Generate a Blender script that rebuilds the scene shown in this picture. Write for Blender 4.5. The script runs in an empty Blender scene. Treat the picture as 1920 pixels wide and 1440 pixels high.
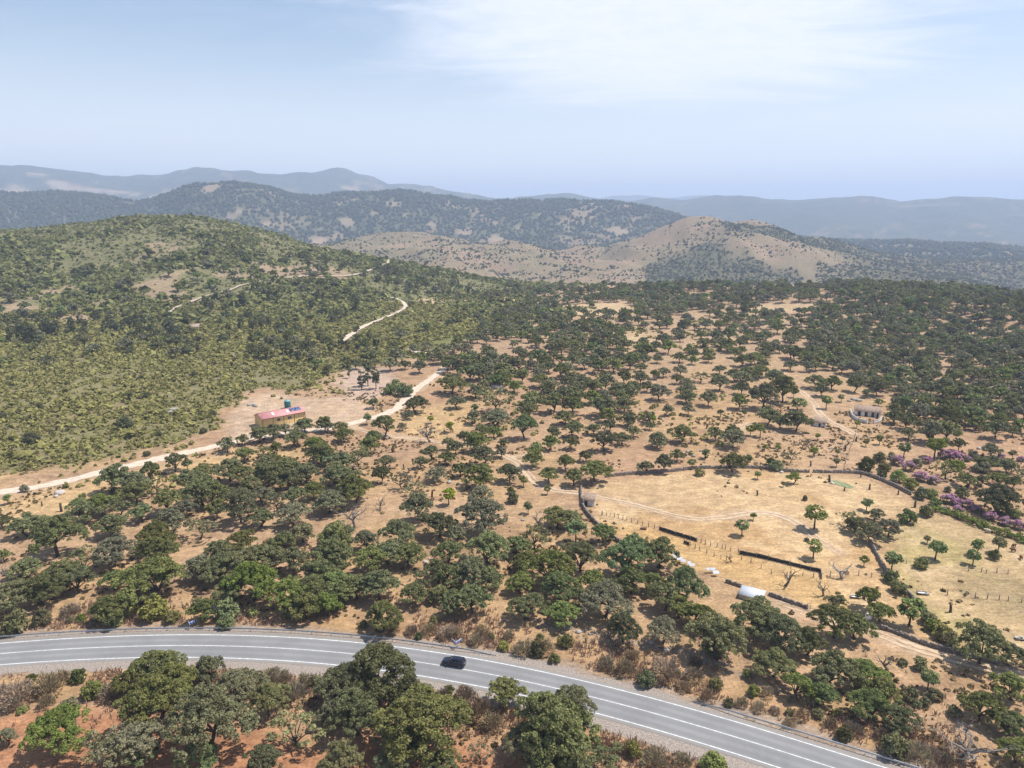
import bpy, math, random, re
import numpy as np
from mathutils import Vector

S = bpy.context.scene
COL = S.collection
# ------------------------------------------------------------------ camera, sky, sun, exposure
F = 1331.0                      # focal length in photograph pixels (1920 wide)
PITCH = math.radians(13.5)
CAMH = 80.0
cam_d = bpy.data.cameras.new('camera')
cam_d.sensor_fit = 'HORIZONTAL'; cam_d.sensor_width = 36.0
cam_d.lens = 36.0 * F / 1920.0
cam_d.clip_start = 0.5; cam_d.clip_end = 60000
cam = bpy.data.objects.new('camera', cam_d); COL.objects.link(cam)
cam.location = (0, 0, CAMH)
cam.rotation_euler = (math.pi / 2 - PITCH, 0, 0)
S.camera = cam
S.render.resolution_x = 1024; S.render.resolution_y = 768

SUN_EL, SUN_AZ = math.radians(62), math.radians(78)   # azimuth clockwise from straight ahead
W = bpy.data.worlds.new('World'); S.world = W; W.use_nodes = True
wt = W.node_tree; wn = wt.nodes; wl = wt.links
for n in list(wn): wn.remove(n)
def N(t, typ, **kw):
    n = t.nodes.new(typ)
    for k, v in kw.items(): setattr(n, k, v)
    return n
def math_node(t, op, a=None, b=None, c=None, clamp=False):
    n = N(t, 'ShaderNodeMath', operation=op, use_clamp=clamp)
    for i, v in enumerate((a, b, c)):
        if v is None: continue
        if hasattr(v, 'is_linked'): t.links.new(v, n.inputs[i])
        else: n.inputs[i].default_value = v
    return n.outputs[0]
def mix_col(t, fac, a, b, mode='MIX'):
    n = N(t, 'ShaderNodeMix', data_type='RGBA', blend_type=mode)
    for s, v in ((n.inputs[0], fac), (n.inputs[6], a), (n.inputs[7], b)):
        if hasattr(v, 'is_linked'): t.links.new(v, s)
        elif isinstance(v, (int, float)): s.default_value = v
        else: s.default_value = (*v[:3], 1)
    return n.outputs[2]
def ramp(t, fac, lo, hi):
    n = N(t, 'ShaderNodeMapRange', interpolation_type='SMOOTHSTEP')
    t.links.new(fac, n.inputs[0]); n.inputs[1].default_value = lo; n.inputs[2].default_value = hi
    return n.outputs[0]
def noise_tex(t, vec, scale, detail=4, rough=0.55, dist=0.0):
    n = N(t, 'ShaderNodeTexNoise')
    if vec is not None: t.links.new(vec, n.inputs['Vector'])
    n.inputs['Scale'].default_value = scale; n.inputs['Detail'].default_value = detail
    n.inputs['Roughness'].default_value = rough; n.inputs['Distortion'].default_value = dist
    return n.outputs[0]

SKY_STRENGTH = 0.093
sky = N(wt, 'ShaderNodeTexSky', sky_type='NISHITA', sun_disc=False)
sky.sun_elevation = SUN_EL; sky.sun_rotation = SUN_AZ
sky.altitude = 400; sky.air_density = 1.25; sky.dust_density = 0.7; sky.ozone_density = 2.2
tc = N(wt, 'ShaderNodeTexCoord')
sp = N(wt, 'ShaderNodeSeparateXYZ'); wl.new(tc.outputs['Generated'], sp.inputs[0])
# sheet of high cloud: direction projected to a plane overhead
zz = math_node(wt, 'ADD', math_node(wt, 'MAXIMUM', sp.outputs[2], 0.0), 0.12)
cx = math_node(wt, 'DIVIDE', sp.outputs[0], zz); cy = math_node(wt, 'DIVIDE', sp.outputs[1], zz)
cb = N(wt, 'ShaderNodeCombineXYZ'); wl.new(cx, cb.inputs[0]); wl.new(cy, cb.inputs[1])
mp = N(wt, 'ShaderNodeMapping'); wl.new(cb.outputs[0], mp.inputs[0])
mp.inputs['Rotation'].default_value = (0, 0, 0.35); mp.inputs['Scale'].default_value = (0.45, 1.0, 1); mp.inputs['Location'].default_value = (3.1, 1.7, 0)
n1 = noise_tex(wt, mp.outputs[0], 0.55, 3, 0.5, 0.3)
n2 = noise_tex(wt, mp.outputs[0], 2.2, 7, 0.62, 0.9)
n3 = noise_tex(wt, cb.outputs[0], 7.0, 6, 0.65, 0.5)
# the broad cirrus shield in the upper right of the view, one cloud among the others
ddx = math_node(wt, 'DIVIDE', math_node(wt, 'SUBTRACT', cx, 0.62), 1.25)
ddy = math_node(wt, 'DIVIDE', math_node(wt, 'SUBTRACT', cy, 2.95), 1.05)
rad = math_node(wt, 'SQRT', math_node(wt, 'ADD', math_node(wt, 'MULTIPLY', ddx, ddx), math_node(wt, 'MULTIPLY', ddy, ddy)))
rad = math_node(wt, 'ADD', rad, math_node(wt, 'MULTIPLY', math_node(wt, 'SUBTRACT', n2, 0.5), 1.3))
shield = ramp(wt, rad, 1.12, 0.35)
streak = math_node(wt, 'MULTIPLY', ramp(wt, n1, 0.42, 0.70), ramp(wt, n2, 0.30, 0.75))
cl = math_node(wt, 'MAXIMUM', math_node(wt, 'MULTIPLY', shield, 0.80), math_node(wt, 'MULTIPLY', streak, 0.34))
cl = math_node(wt, 'MULTIPLY', cl, math_node(wt, 'ADD', math_node(wt, 'MULTIPLY', n3, 0.55), 0.70))
veil = math_node(wt, 'ADD', math_node(wt, 'MULTIPLY', cl, 1.05), 0.06, clamp=True)
pale = mix_col(wt, math_node(wt, 'MULTIPLY', ramp(wt, sp.outputs[2], 0.25, 0.0), 0.85), sky.outputs[0], (8.6, 8.5, 8.8))   # the sky pales towards the horizon all round
skyc = mix_col(wt, veil, pale, (7.9, 8.1, 8.6))
bg = N(wt, 'ShaderNodeBackground'); wl.new(skyc, bg.inputs[0]); bg.inputs[1].default_value = SKY_STRENGTH
wo = N(wt, 'ShaderNodeOutputWorld'); wl.new(bg.outputs[0], wo.inputs[0])

sun_d = bpy.data.lights.new('sun', 'SUN'); sun_d.energy = 4.35; sun_d.angle = math.radians(0.53); sun_d.color = (1.0, 0.95, 0.87)
sun = bpy.data.objects.new('sun', sun_d); COL.objects.link(sun)
sv = Vector((math.cos(SUN_EL) * math.sin(SUN_AZ), math.cos(SUN_EL) * math.cos(SUN_AZ), math.sin(SUN_EL)))
sun.rotation_euler = (-sv).to_track_quat('-Z', 'Y').to_euler()
sun.location = (0, 0, 400)

S.view_settings.view_transform = 'Standard'; S.view_settings.look = 'None'
S.view_settings.gamma = 1.0; S.view_settings.use_curve_mapping = False
S.view_settings.exposure = 0.56
S.render.engine = 'CYCLES'
cy_ = S.cycles
cy_.max_bounces = 5; cy_.diffuse_bounces = 3; cy_.glossy_bounces = 2; cy_.transmission_bounces = 3
cy_.volume_bounces = 1; cy_.transparent_max_bounces = 8
cy_.use_denoising = True
cy_.sample_clamp_indirect = 4.0

# ------------------------------------------------------------------ number helpers
def hash2(ix, iy, seed):
    h = (ix.astype(np.int64) * 374761393 + iy.astype(np.int64) * 668265263 + seed * 974634777) & 0x7fffffff
    h = ((h ^ (h >> 13)) * 1274126177) & 0x7fffffff
    h = (h ^ (h >> 16)) & 0xffffff
    return h / float(0xffffff)
def vnoise(x, y, seed=0):
    ix = np.floor(x); iy = np.floor(y); fx = x - ix; fy = y - iy
    ux = fx * fx * (3 - 2 * fx); uy = fy * fy * (3 - 2 * fy)
    a = hash2(ix, iy, seed); b = hash2(ix + 1, iy, seed); c = hash2(ix, iy + 1, seed); d = hash2(ix + 1, iy + 1, seed)
    return (a * (1 - ux) + b * ux) * (1 - uy) + (c * (1 - ux) + d * ux) * uy
def fbm(x, y, wl_, oct=4, seed=0, gain=0.5):
    x = np.asarray(x, float) / wl_; y = np.asarray(y, float) / wl_
    s = 0; a = 1; t = 0
    for i in range(oct):
        c, sn = math.cos(0.6 + i), math.sin(0.6 + i)
        s = s + a * vnoise(x * c - y * sn + 17.3 * i, x * sn + y * c + 9.1 * i, seed + i * 7); t += a
        x = x * 2.03; y = y * 2.03; a *= gain
    return s / t
def sstep(a, b, x):
    t = np.clip((np.asarray(x, float) - a) / (b - a), 0, 1); return t * t * (3 - 2 * t)

# ------------------------------------------------------------------ picture directions <-> place
cp, spi = math.cos(PITCH), math.sin(PITCH)
def ray(px, py):
    u = (np.asarray(px, float) - 960) / F; v = (720 - np.asarray(py, float)) / F
    d = np.stack([u, cp + v * spi, -spi + v * cp], -1)
    return d / np.linalg.norm(d, axis=-1, keepdims=True)
def project(x, y, z):
    x = np.asarray(x, float); y = np.asarray(y, float); z = np.asarray(z, float) - CAMH
    dep = y * cp - z * spi; up = y * spi + z * cp
    dep_s = np.where(dep > 1e-3, dep, 1e-3)
    return 960 + F * x / dep_s, 720 - F * up / dep_s, dep
def crest(tab):
    az, r, z = [], [], []
    for px, py, D in tab:
        d = ray(px, py); h = math.hypot(d[0], d[1])
        az.append(math.atan2(d[0], d[1])); r.append(D); z.append(CAMH + D * d[2] / h)
    o = np.argsort(az); return np.array(az)[o], np.array(r, float)[o], np.array(z)[o]

L_HILL = crest([(-300,445,1000),(0,429,1000),(100,427,1000),(200,417,1000),(280,412,1000),(340,413,990),(400,420,980),(500,442,950),(600,467,920),(700,489,900),(740,497,890),(800,510,870),(900,532,820),(1000,548,760),(1200,552,740),(1400,552,720),(1560,551,700),(1700,556,690),(1800,566,660),(1920,588,600),(2300,604,560)])
L_TAN = crest([(-300,450,1700),(300,450,1700),(500,470,1750),(600,470,1800),(680,459,1850),(760,449,1900),(830,446,1900),(900,455,1900),(960,456,1900),(1050,468,1900),(1130,468,1900),(1200,444,1900),(1250,421,1900),(1290,412,1900),(1350,415,1900),(1420,422,1900),(1500,438,1900),(1560,452,1880),(1600,467,1850),(1700,500,1800),(1800,533,1750),(1920,570,1700),(2300,600,1600)])
L_DARK = crest([(-300,366,3600),(0,366,3600),(100,366,3600),(200,371,3600),(260,384,3500),(300,373,3400),(350,354,3300),(400,347,3300),(440,344,3300),(500,351,3300),(560,363,3300),(700,363,3300),(820,366,3200),(900,373,3200),(960,379,3200),(1050,381,3200),(1150,386,3200),(1220,396,3200),(1270,406,3200),(1320,424,3200),(1400,440,3300),(1500,451,3300),(1600,459,3300),(1700,455,3300),(1760,462,3300),(1850,460,3300),(1920,468,3300),(2300,465,3300)])
L_FAR = crest([(-300,322,7200),(0,316,7200),(50,318,7200),(100,321,7200),(180,327,7200),(235,334,7200),(300,329,7200),(350,322,7200),(400,319,7200),(440,316,7200),(470,314,7200),(500,320,7200),(525,326,7200),(570,322,7200),(625,320,7200),(660,325,7200),(700,335,7200),(730,348,7100),(800,355,7000),(860,362,7000),(930,373,7000),(980,372,6800),(1050,367,6800),(1130,375,6800),(1180,378,6800),(1220,373,6600),(1280,380,6600),(1340,370,6500),(1400,367,6500),(1440,370,6500),(1490,376,6500),(1530,373,6500),(1620,370,6500),(1690,377,6500),(1750,372,6500),(1830,371,6500),(1920,379,6500),(2300,376,6500)])
L_LAST = crest([(-300,395,12000),(900,385,12000),(980,377,12000),(1100,372,12000),(1160,370,12000),(1200,369,12000),(1260,372,12000),(1320,369,12000),(1360,374,12000),(1500,385,12000),(2300,395,12000)])
AZMAX = math.radians(62)
def table(az, L):
    a = np.clip(az, L[0][0], L[0][-1]); return np.interp(a, L[0], L[1]), np.interp(a, L[0], L[2])

ROADPX = [(0,1226.1),(137.5,1216.8),(240.6,1212.7),(343.8,1210.6),(446.9,1212.3),(550,1217.5),(660,1226.5),(760,1238.5),(860,1254),(967.8,1274.2),(1046.9,1292.1),(1150,1317.2),(1260,1348.8),(1363,1377.3),(1466,1408.3),(1552,1437.5)]
def flat_hit(px, py, z=0.0):
    d = ray(px, py); t = (z - CAMH) / d[..., 2]; return d[..., 0] * t, d[..., 1] * t
rx, ry = flat_hit([p[0] for p in ROADPX], [p[1] for p in ROADPX])
def smooth_line(x, y, step, deg=None):
    x = np.asarray(x, float); y = np.asarray(y, float)
    s = np.concatenate([[0], np.cumsum(np.hypot(np.diff(x), np.diff(y)))])
    t = np.arange(0, s[-1] + step * .5, step)
    if deg:
        k = s[-1]; return np.polyval(np.polyfit(s / k, x, deg), t / k), np.polyval(np.polyfit(s / k, y, deg), t / k)
    X = np.interp(t, s, x); Y = np.interp(t, s, y)
    n = max(1, int(4 / step)); ker = np.hanning(2 * n + 3); ker /= ker.sum()
    pad = lambda v: np.concatenate([np.full(n + 1, v[0]) + (v[0] - v[1]) * np.arange(n + 1, 0, -1), v, np.full(n + 1, v[-1]) + (v[-1] - v[-2]) * np.arange(1, n + 2)])
    return np.convolve(pad(X), ker, 'valid'), np.convolve(pad(Y), ker, 'valid')
roadx, roady = smooth_line(rx, ry, 2.0, deg=5)
def extend(x, y, n, step):
    a0 = np.array([x[0] - x[1], y[0] - y[1]]); a0 /= np.hypot(*a0); a1 = np.array([x[-1] - x[-2], y[-1] - y[-2]]); a1 /= np.hypot(*a1)
    k = np.arange(1, n + 1) * step
    return np.concatenate([(x[0] + a0[0] * k)[::-1], x, x[-1] + a1[0] * k]), np.concatenate([(y[0] + a0[1] * k)[::-1], y, y[-1] + a1[1] * k])
roadx, roady = extend(roadx, roady, 60, 2.0)
def dist_line(x, y, lx, ly):
    x = np.asarray(x, float); y = np.asarray(y, float); best = np.full(x.shape, 1e9)
    for i in range(len(lx) - 1):
        ax, ay, bx, by = lx[i], ly[i], lx[i + 1] - lx[i], ly[i + 1] - ly[i]
        t = np.clip(((x - ax) * bx + (y - ay) * by) / (bx * bx + by * by + 1e-9), 0, 1)
        best = np.minimum(best, (x - ax - bx * t) ** 2 + (y - ay - by * t) ** 2)
    return np.sqrt(best)

def height(x, y):
    x = np.asarray(x, float); y = np.asarray(y, float); r = np.hypot(x, y); az = np.arctan2(x, y)
    fr = sstep(AZMAX + .5, AZMAX - .1, np.abs(az))
    ra, za = table(az, L_HILL); rc, zc = table(az, L_TAN); rd, zd = table(az, L_DARK); re_, ze = table(az, L_FAR); rl, zl = table(az, L_LAST)
    left = sstep(0.05, -0.12, az)
    rf = np.where(True, 500 + 0 * az, 0); zf = 2.0 * left
    v1 = np.full_like(r, 1.0) * (1350); v1z = -60 + 15 * left
    rows = [(np.zeros_like(r), np.zeros_like(r)), (np.full_like(r, 220.), np.zeros_like(r)), (rf, zf), (ra, za), (v1, v1z), (rc, zc),
            (np.full_like(r, 2450.), np.full_like(r, -55.)), (rd, zd), (np.full_like(r, 4600.), np.minimum(zd - 40, -40.)), (re_, ze),
            (np.full_like(r, 9500.), np.full_like(r, 0.)), (rl, zl), (np.full_like(r, 16000.), np.full_like(r, -100.))]
    z = np.zeros_like(r)
    for (r0, z0), (r1, z1) in zip(rows[:-1], rows[1:]):
        t = np.clip((r - r0) / (r1 - r0), 0, 1); t = t * t * (3 - 2 * t)
        z = np.where(r >= r0, z0 + (z1 - z0) * t, z)
    z = z * fr
    # relief: swells near by, spurs and gullies on the hills
    near = sstep(140, 240, r)
    g = (fbm(x, y, 55, 3, 3) - .5) * 2.2 * near + (fbm(x, y, 12, 2, 5) - .5) * .35 * sstep(100, 130, r)
    mid = sstep(480, 800, r)
    rid = 1 - np.abs(2 * fbm(x, y, 260, 4, 11) - 1)
    g = g + (rid - .75) * 16 * mid * sstep(4000, 1200, r)
    farm = sstep(1000, 1500, r)
    rid2 = 1 - np.abs(2 * fbm(x, y, 620, 5, 21) - 1)
    spur = 1 - np.abs(2 * fbm(x * .9 + y * .35, y * .45, 300, 4, 23) - 1)
    g = g + (spur - .8) * 62 * sstep(1250, 1550, r) * sstep(2350, 2000, r)
    g = g + (rid2 - .78) * (46 + 12 * sstep(2200, 3000, r)) * farm + (.72 - np.abs(2 * fbm(x, y, 210, 4, 22) - 1)) * 13 * farm * sstep(3600, 2600, r)
    rid3 = 1 - np.abs(2 * fbm(x, y, 1500, 5, 31) - 1)
    g = g + (rid3 - .78) * 110 * sstep(3600, 6000, r)
    nr = r < 420
    if nr.any():
        d = np.full(r.shape, 1e3); d[nr] = dist_line(x[nr], y[nr], roadx, roady)
        g = g * sstep(11, 22, d)
    return z + g
def height1(x, y): return float(height(np.array([x]), np.array([y]))[0])
ray_r = np.geomspace(60, 15500, 900)
def at(px, py):
    """Where the sight line through a photograph pixel meets the ground."""
    px = np.atleast_1d(np.asarray(px, float)); py = np.atleast_1d(np.asarray(py, float))
    d = ray(px, py); h = np.hypot(d[:, 0], d[:, 1]); out = np.zeros((len(px), 3))
    for i in range(0, len(px), 400):
        dd = d[i:i + 400]; hh = h[i:i + 400, None]
        t = ray_r[None, :] / hh
        X = dd[:, :1] * t; Y = dd[:, 1:2] * t; Z = CAMH + dd[:, 2:] * t
        gap = Z - height(X.ravel(), Y.ravel()).reshape(X.shape)
        neg = gap < 0; k = np.where(neg.any(1), neg.argmax(1), len(ray_r) - 1); k = np.maximum(k, 1); q = np.arange(len(k))
        a = gap[q, k - 1]; b = gap[q, k]; f = np.clip(a / np.where(np.abs(a - b) < 1e-6, 1, a - b), 0, 1)
        x = X[q, k - 1] + (X[q, k] - X[q, k - 1]) * f; y = Y[q, k - 1] + (Y[q, k] - Y[q, k - 1]) * f
        out[i:i + 400, 0] = x; out[i:i + 400, 1] = y
    out[:, 2] = height(out[:, 0], out[:, 1])
    return out
def line_at(pts): return at([p[0] for p in pts], [p[1] for p in pts])
def crown_at(cx, cy, w, hc=0.5):
    """Foot points of crowns whose middles show at (cx, cy) and are w pixels wide; hc = height of the middle over the width."""
    cx = np.asarray(cx, float); cy = np.asarray(cy, float); w = np.asarray(w, float)
    P = at(cx, cy + w * .45)
    for _ in range(6):
        dep = P[:, 1] * cp - (P[:, 2] - CAMH) * spi; Wm = w * dep / F
        zt = P[:, 2] + Wm * hc
        d = ray(cx, cy); h = np.hypot(d[:, 0], d[:, 1])
        # slide along the sight line until it is Wm*hc above the ground
        lo = np.full(len(cx), 60.); hi = np.hypot(P[:, 0], P[:, 1]) * 1.8
        for _k in range(30):
            m = (lo + hi) / 2; X = d[:, 0] / h * m; Y = d[:, 1] / h * m
            up = (CAMH + d[:, 2] / h * m) > (height(X, Y) + Wm * hc)
            lo = np.where(up, m, lo); hi = np.where(up, hi, m)
        P = np.stack([X, Y, height(X, Y)], -1)
    return P, Wm

# ------------------------------------------------------------------ mesh helpers
def new_mesh(name, V, Fc, mat=None, smooth=False, attrs=None, mat_idx=None):
    me = bpy.data.meshes.new(name)
    V = np.asarray(V, np.float32).reshape(-1, 3)
    if isinstance(Fc, np.ndarray): Fc = [Fc]
    Fc = [np.asarray(f, np.int32) for f in Fc if len(f)]
    nl = sum(f.size for f in Fc); nf = sum(len(f) for f in Fc)
    me.vertices.add(len(V)); me.vertices.foreach_set('co', V.ravel())
    me.loops.add(nl); me.loops.foreach_set('vertex_index', np.concatenate([f.ravel() for f in Fc]))
    me.polygons.add(nf)
    tot = np.concatenate([np.full(len(f), f.shape[1], np.int32) for f in Fc]); st = np.concatenate([[0], np.cumsum(tot)[:-1]]).astype(np.int32)
    me.polygons.foreach_set('loop_start', st); me.polygons.foreach_set('loop_total', tot)
    if smooth: me.polygons.foreach_set('use_smooth', np.ones(nf, bool))
    if mat is not None:
        for m in (mat if isinstance(mat, (list, tuple)) else [mat]): me.materials.append(m)
    if mat_idx is not None: me.polygons.foreach_set('material_index', np.asarray(mat_idx, np.int32))
    me.update(calc_edges=True)
    for nm, (typ, dom, data) in (attrs or {}).items():
        a = me.attributes.new(nm, typ, dom); data = np.asarray(data, np.float32)
        a.data.foreach_set('color' if typ == 'FLOAT_COLOR' else 'value', data.ravel())
    return me
class MB:
    """Collects shapes into one mesh."""
    def __init__(s): s.v = []; s.q = []; s.t = []; s.n = 0; s.poly = []
    def add(s, V, q=None, t=None, poly=None):
        V = np.asarray(V, float).reshape(-1, 3)
        if q is not None and len(q): s.q.append(np.asarray(q) + s.n)
        if t is not None and len(t): s.t.append(np.asarray(t) + s.n)
        if poly:
            for p in poly: s.poly.append([i + s.n for i in p])
        s.v.append(V); s.n += len(V); return s
    def box(s, c, size, rz=0.0, taper=1.0, M=None):
        x, y, z = np.array(size) / 2
        V = np.array([(-x, -y, -z), (x, -y, -z), (x, y, -z), (-x, y, -z), (-x * taper, -y * taper, z), (x * taper, -y * taper, z), (x * taper, y * taper, z), (-x * taper, y * taper, z)])
        if M is not None: V = V @ np.array(M).T
        if rz: V = V @ np.array([[math.cos(rz), math.sin(rz), 0], [-math.sin(rz), math.cos(rz), 0], [0, 0, 1]])
        return s.add(V + np.array(c), q=[(3, 2, 1, 0), (4, 5, 6, 7), (0, 1, 5, 4), (1, 2, 6, 5), (2, 3, 7, 6), (3, 0, 4, 7)])
    def tube(s, P, R, n=6, cap=True):
        P = np.asarray(P, float); R = np.broadcast_to(np.asarray(R, float), (len(P),)); T = np.gradient(P, axis=0); T /= np.linalg.norm(T, axis=1, keepdims=True) + 1e-9
        up = np.array([0, 0, 1.]); V = []
        for p, r, t in zip(P, R, T):
            a = np.cross(t, up) if abs(t[2]) < .95 else np.cross(t, (1., 0, 0)); a /= np.linalg.norm(a); b = np.cross(t, a)
            th = np.arange(n) * 2 * math.pi / n
            V.append(p + r * (np.cos(th)[:, None] * a + np.sin(th)[:, None] * b))
        q = [(i * n + k, i * n + (k + 1) % n, (i + 1) * n + (k + 1) % n, (i + 1) * n + k) for i in range(len(P) - 1) for k in range(n)]
        s.add(np.concatenate(V), q=q)
        if cap:
            b0 = s.n - len(P) * n; s.poly.append([b0 + k for k in range(n)][::-1]); s.poly.append([b0 + (len(P) - 1) * n + k for k in range(n)])
        return s
    def lathe(s, prof, n=16, c=(0, 0, 0)):
        th = np.arange(n) * 2 * math.pi / n
        V = np.concatenate([np.stack([r * np.cos(th), r * np.sin(th), np.full(n, z)], -1) for r, z in prof]) + np.array(c)
        q = [(i * n + k, i * n + (k + 1) % n, (i + 1) * n + (k + 1) % n, (i + 1) * n + k) for i in range(len(prof) - 1) for k in range(n)]
        return s.add(V, q=q)
    def mesh(s, name, mat=None, smooth=False, attrs=None):
        V = np.concatenate(s.v); fc = []
        if s.q: fc.append(np.concatenate(s.q))
        if s.t: fc.append(np.concatenate(s.t))
        by = {}
        for p in s.poly: by.setdefault(len(p), []).append(p)
        fc += [np.array(v) for v in by.values()]
        return new_mesh(name, V, fc, mat, smooth, attrs)
    def build(s, name, mat=None, parent=None, smooth=False, loc=None, rz=None):
        return obj(name, s.mesh(name, mat, smooth), parent, loc, rz)
def obj(name, me, parent=None, loc=None, rz=None):
    o = bpy.data.objects.new(name, me); COL.objects.link(o)
    if parent is not None: o.parent = parent
    if loc is not None: o.location = loc
    if rz is not None: o.rotation_euler = (0, 0, rz)
    return o
def tag(o, label=None, cat=None, group=None, kind=None):
    for k, v in (('label', label), ('category', cat), ('group', group), ('kind', kind)):
        if v: o[k] = v
    return o
def thing(name, label, cat, loc=(0, 0, 0), rz=0.0, group=None):
    o = bpy.data.objects.new(name, None); COL.objects.link(o); o.empty_display_size = .3
    o.location = loc; o.rotation_euler = (0, 0, rz)
    return tag(o, label, cat, group)

# ------------------------------------------------------------------ materials
def mat_base(name):
    m = bpy.data.materials.new(name); m.use_nodes = True; t = m.node_tree
    for n in list(t.nodes): t.nodes.remove(n)
    out = N(t, 'ShaderNodeOutputMaterial'); return m, t, out
def surf(name, c, rough=.7, metal=0.0, var=.15, scale=3.0, bump=0.0, spec=.3, c2=None):
    m, t, out = mat_base(name); b = N(t, 'ShaderNodeBsdfPrincipled')
    tcn = N(t, 'ShaderNodeTexCoord'); nz = noise_tex(t, tcn.outputs['Object'], scale, 5, .6)
    k = 1 + var
    c2 = c2 or tuple(v * (1 - var) for v in c)
    colr = mix_col(t, ramp(t, nz, .3, .7), c2, tuple(min(1, v * k) for v in c))
    t.links.new(colr, b.inputs['Base Color']); b.inputs['Roughness'].default_value = rough; b.inputs['Metallic'].default_value = metal
    b.inputs['Specular IOR Level'].default_value = spec
    if bump:
        bp = N(t, 'ShaderNodeBump'); bp.inputs['Strength'].default_value = bump; bp.inputs['Distance'].default_value = .05
        t.links.new(nz, bp.inputs['Height']); t.links.new(bp.outputs[0], b.inputs['Normal'])
    t.links.new(b.outputs[0], out.inputs[0]); return m
def leaf_mat(name, dark, light, hue_var=.12, trans=.25, dry=None):
    m, t, out = mat_base(name)
    at_ = N(t, 'ShaderNodeAttribute', attribute_name='tint')
    oi = N(t, 'ShaderNodeObjectInfo')
    c = mix_col(t, at_.outputs['Fac'], dark, light)
    hs = N(t, 'ShaderNodeHueSaturation'); t.links.new(c, hs.inputs['Color'])
    mr = N(t, 'ShaderNodeMapRange'); t.links.new(oi.outputs['Random'], mr.inputs[0]); mr.inputs[3].default_value = 1 - hue_var * 1.4; mr.inputs[4].default_value = 1 + hue_var * 1.4
    t.links.new(mr.outputs[0], hs.inputs['Value'])
    r2 = math_node(t, 'FRACT', math_node(t, 'MULTIPLY', oi.outputs['Random'], 7.31))
    mr2 = N(t, 'ShaderNodeMapRange'); t.links.new(r2, mr2.inputs[0]); mr2.inputs[3].default_value = .5 - hue_var * .22; mr2.inputs[4].default_value = .5 - hue_var * .02
    t.links.new(mr2.outputs[0], hs.inputs['Hue'])
    r3 = math_node(t, 'FRACT', math_node(t, 'MULTIPLY', oi.outputs['Random'], 13.7))
    mr3 = N(t, 'ShaderNodeMapRange'); t.links.new(r3, mr3.inputs[0]); mr3.inputs[3].default_value = .75; mr3.inputs[4].default_value = 1.1
    t.links.new(mr3.outputs[0], hs.inputs['Saturation'])
    d = N(t, 'ShaderNodeBsdfDiffuse'); tr = N(t, 'ShaderNodeBsdfTranslucent')
    t.links.new(hs.outputs[0], d.inputs[0]); t.links.new(hs.outputs[0], tr.inputs[0])
    mx = N(t, 'ShaderNodeMixShader'); mx.inputs[0].default_value = trans
    t.links.new(d.outputs[0], mx.inputs[1]); t.links.new(tr.outputs[0], mx.inputs[2])
    t.links.new(mx.outputs[0], out.inputs[0]); return m
# ------------------------------------------------------------------ ground
def poly_px(pts): P = line_at(pts); return P[:, 0], P[:, 1]
def inside(x, y, qx, qy):
    c = np.zeros(x.shape, bool); j = len(qx) - 1
    for i in range(len(qx)):
        cond = (qy[i] > y) != (qy[j] > y)
        c ^= cond & (x < (qx[j] - qx[i]) * (y - qy[i]) / (qy[j] - qy[i] + 1e-12) + qx[i]); j = i
    return c
class Zone:
    def __init__(s, pts): s.qx, s.qy = poly_px(pts)
    def mask(s, x, y, soft=4.0, wob=6.0, seed=0):
        d = dist_line(x, y, np.append(s.qx, s.qx[0]), np.append(s.qy, s.qy[0]))
        d = np.where(inside(x, y, s.qx, s.qy), d, -d) + (fbm(x, y, wob * 2.5, 3, 40 + seed) - .5) * 2 * wob
        return sstep(-soft, soft, d)
Z_scrub = Zone([(-260,910),(0,893),(130,872),(240,848),(330,826),(395,806),(420,775),(440,738),(500,728),(560,735),(625,700),(700,688),(790,662),(800,640),(960,618),(905,575),(760,556),(640,560),(560,548),(400,572),(200,600),(-260,610)])
Z_gold = Zone([(1100,925),(1140,903),(1300,885),(1430,884),(1520,892),(1610,894),(1690,932),(1750,965),(1720,1000),(1640,1022),(1680,1100),(1750,1190),(1640,1170),(1500,1130),(1380,1085),(1310,1060),(1190,1010),(1115,975)])
Z_corral = Zone([(1105,975),(1190,985),(1300,1015),(1540,1085),(1640,1165),(1500,1132),(1380,1090),(1290,1060),(1180,1015)])
Z_right = Zone([(1740,962),(1920,1012),(2120,1050),(2120,1280),(1830,1225),(1740,1160),(1665,1050),(1690,985)])
Z_left = Zone([(-160,965),(0,937),(150,905),(300,872),(430,846),(560,838),(590,850),(440,880),(330,900),(200,935),(100,972),(-160,1010)])
Z_mid = Zone([(735,775),(900,752),(900,800),(825,828),(745,808)])
Z_red = Zone([(-260,1345),(100,1338),(200,1328),(330,1350),(560,1395),(900,1392),(1060,1440),(1060,1760),(-400,1760)])
Z_yard = Zone([(425,800),(440,760),(490,738),(570,745),(640,745),(700,762),(690,782),(640,796),(560,802),(520,815),(440,825)])
Z_rock = Zone([(625,715),(655,688),(735,690),(742,735),(690,752),(640,748)])
Z_burn = Zone([(1780,1075),(1900,1080),(1990,1090),(1990,1200),(1880,1150),(1800,1110)])
Z_clear = [Zone(p) for p in ([(1040,572),(1180,566),(1200,590),(1120,592),(1050,590)],[(1385,590),(1420,570),(1560,566),(1540,582),(1440,592)],[(770,560),(960,558),(1040,566),(980,580),(820,578)],[(640,572),(700,575),(720,560),(690,552)],[(600,585),(660,578),(700,586),(640,592)],[(1160,630),(1210,620),(1230,650),(1180,660)])]
Z_field = Zone([(740,650),(860,618),(905,632),(830,660)])
Z_slope = [Zone(p) for p in ([(455,490),(520,497),(600,500),(665,508),(640,530),(560,525),(480,512)],[(0,560),(60,565),(90,580),(0,590)],[(120,592),(160,578),(190,560),(196,572),(150,600)])]
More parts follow.
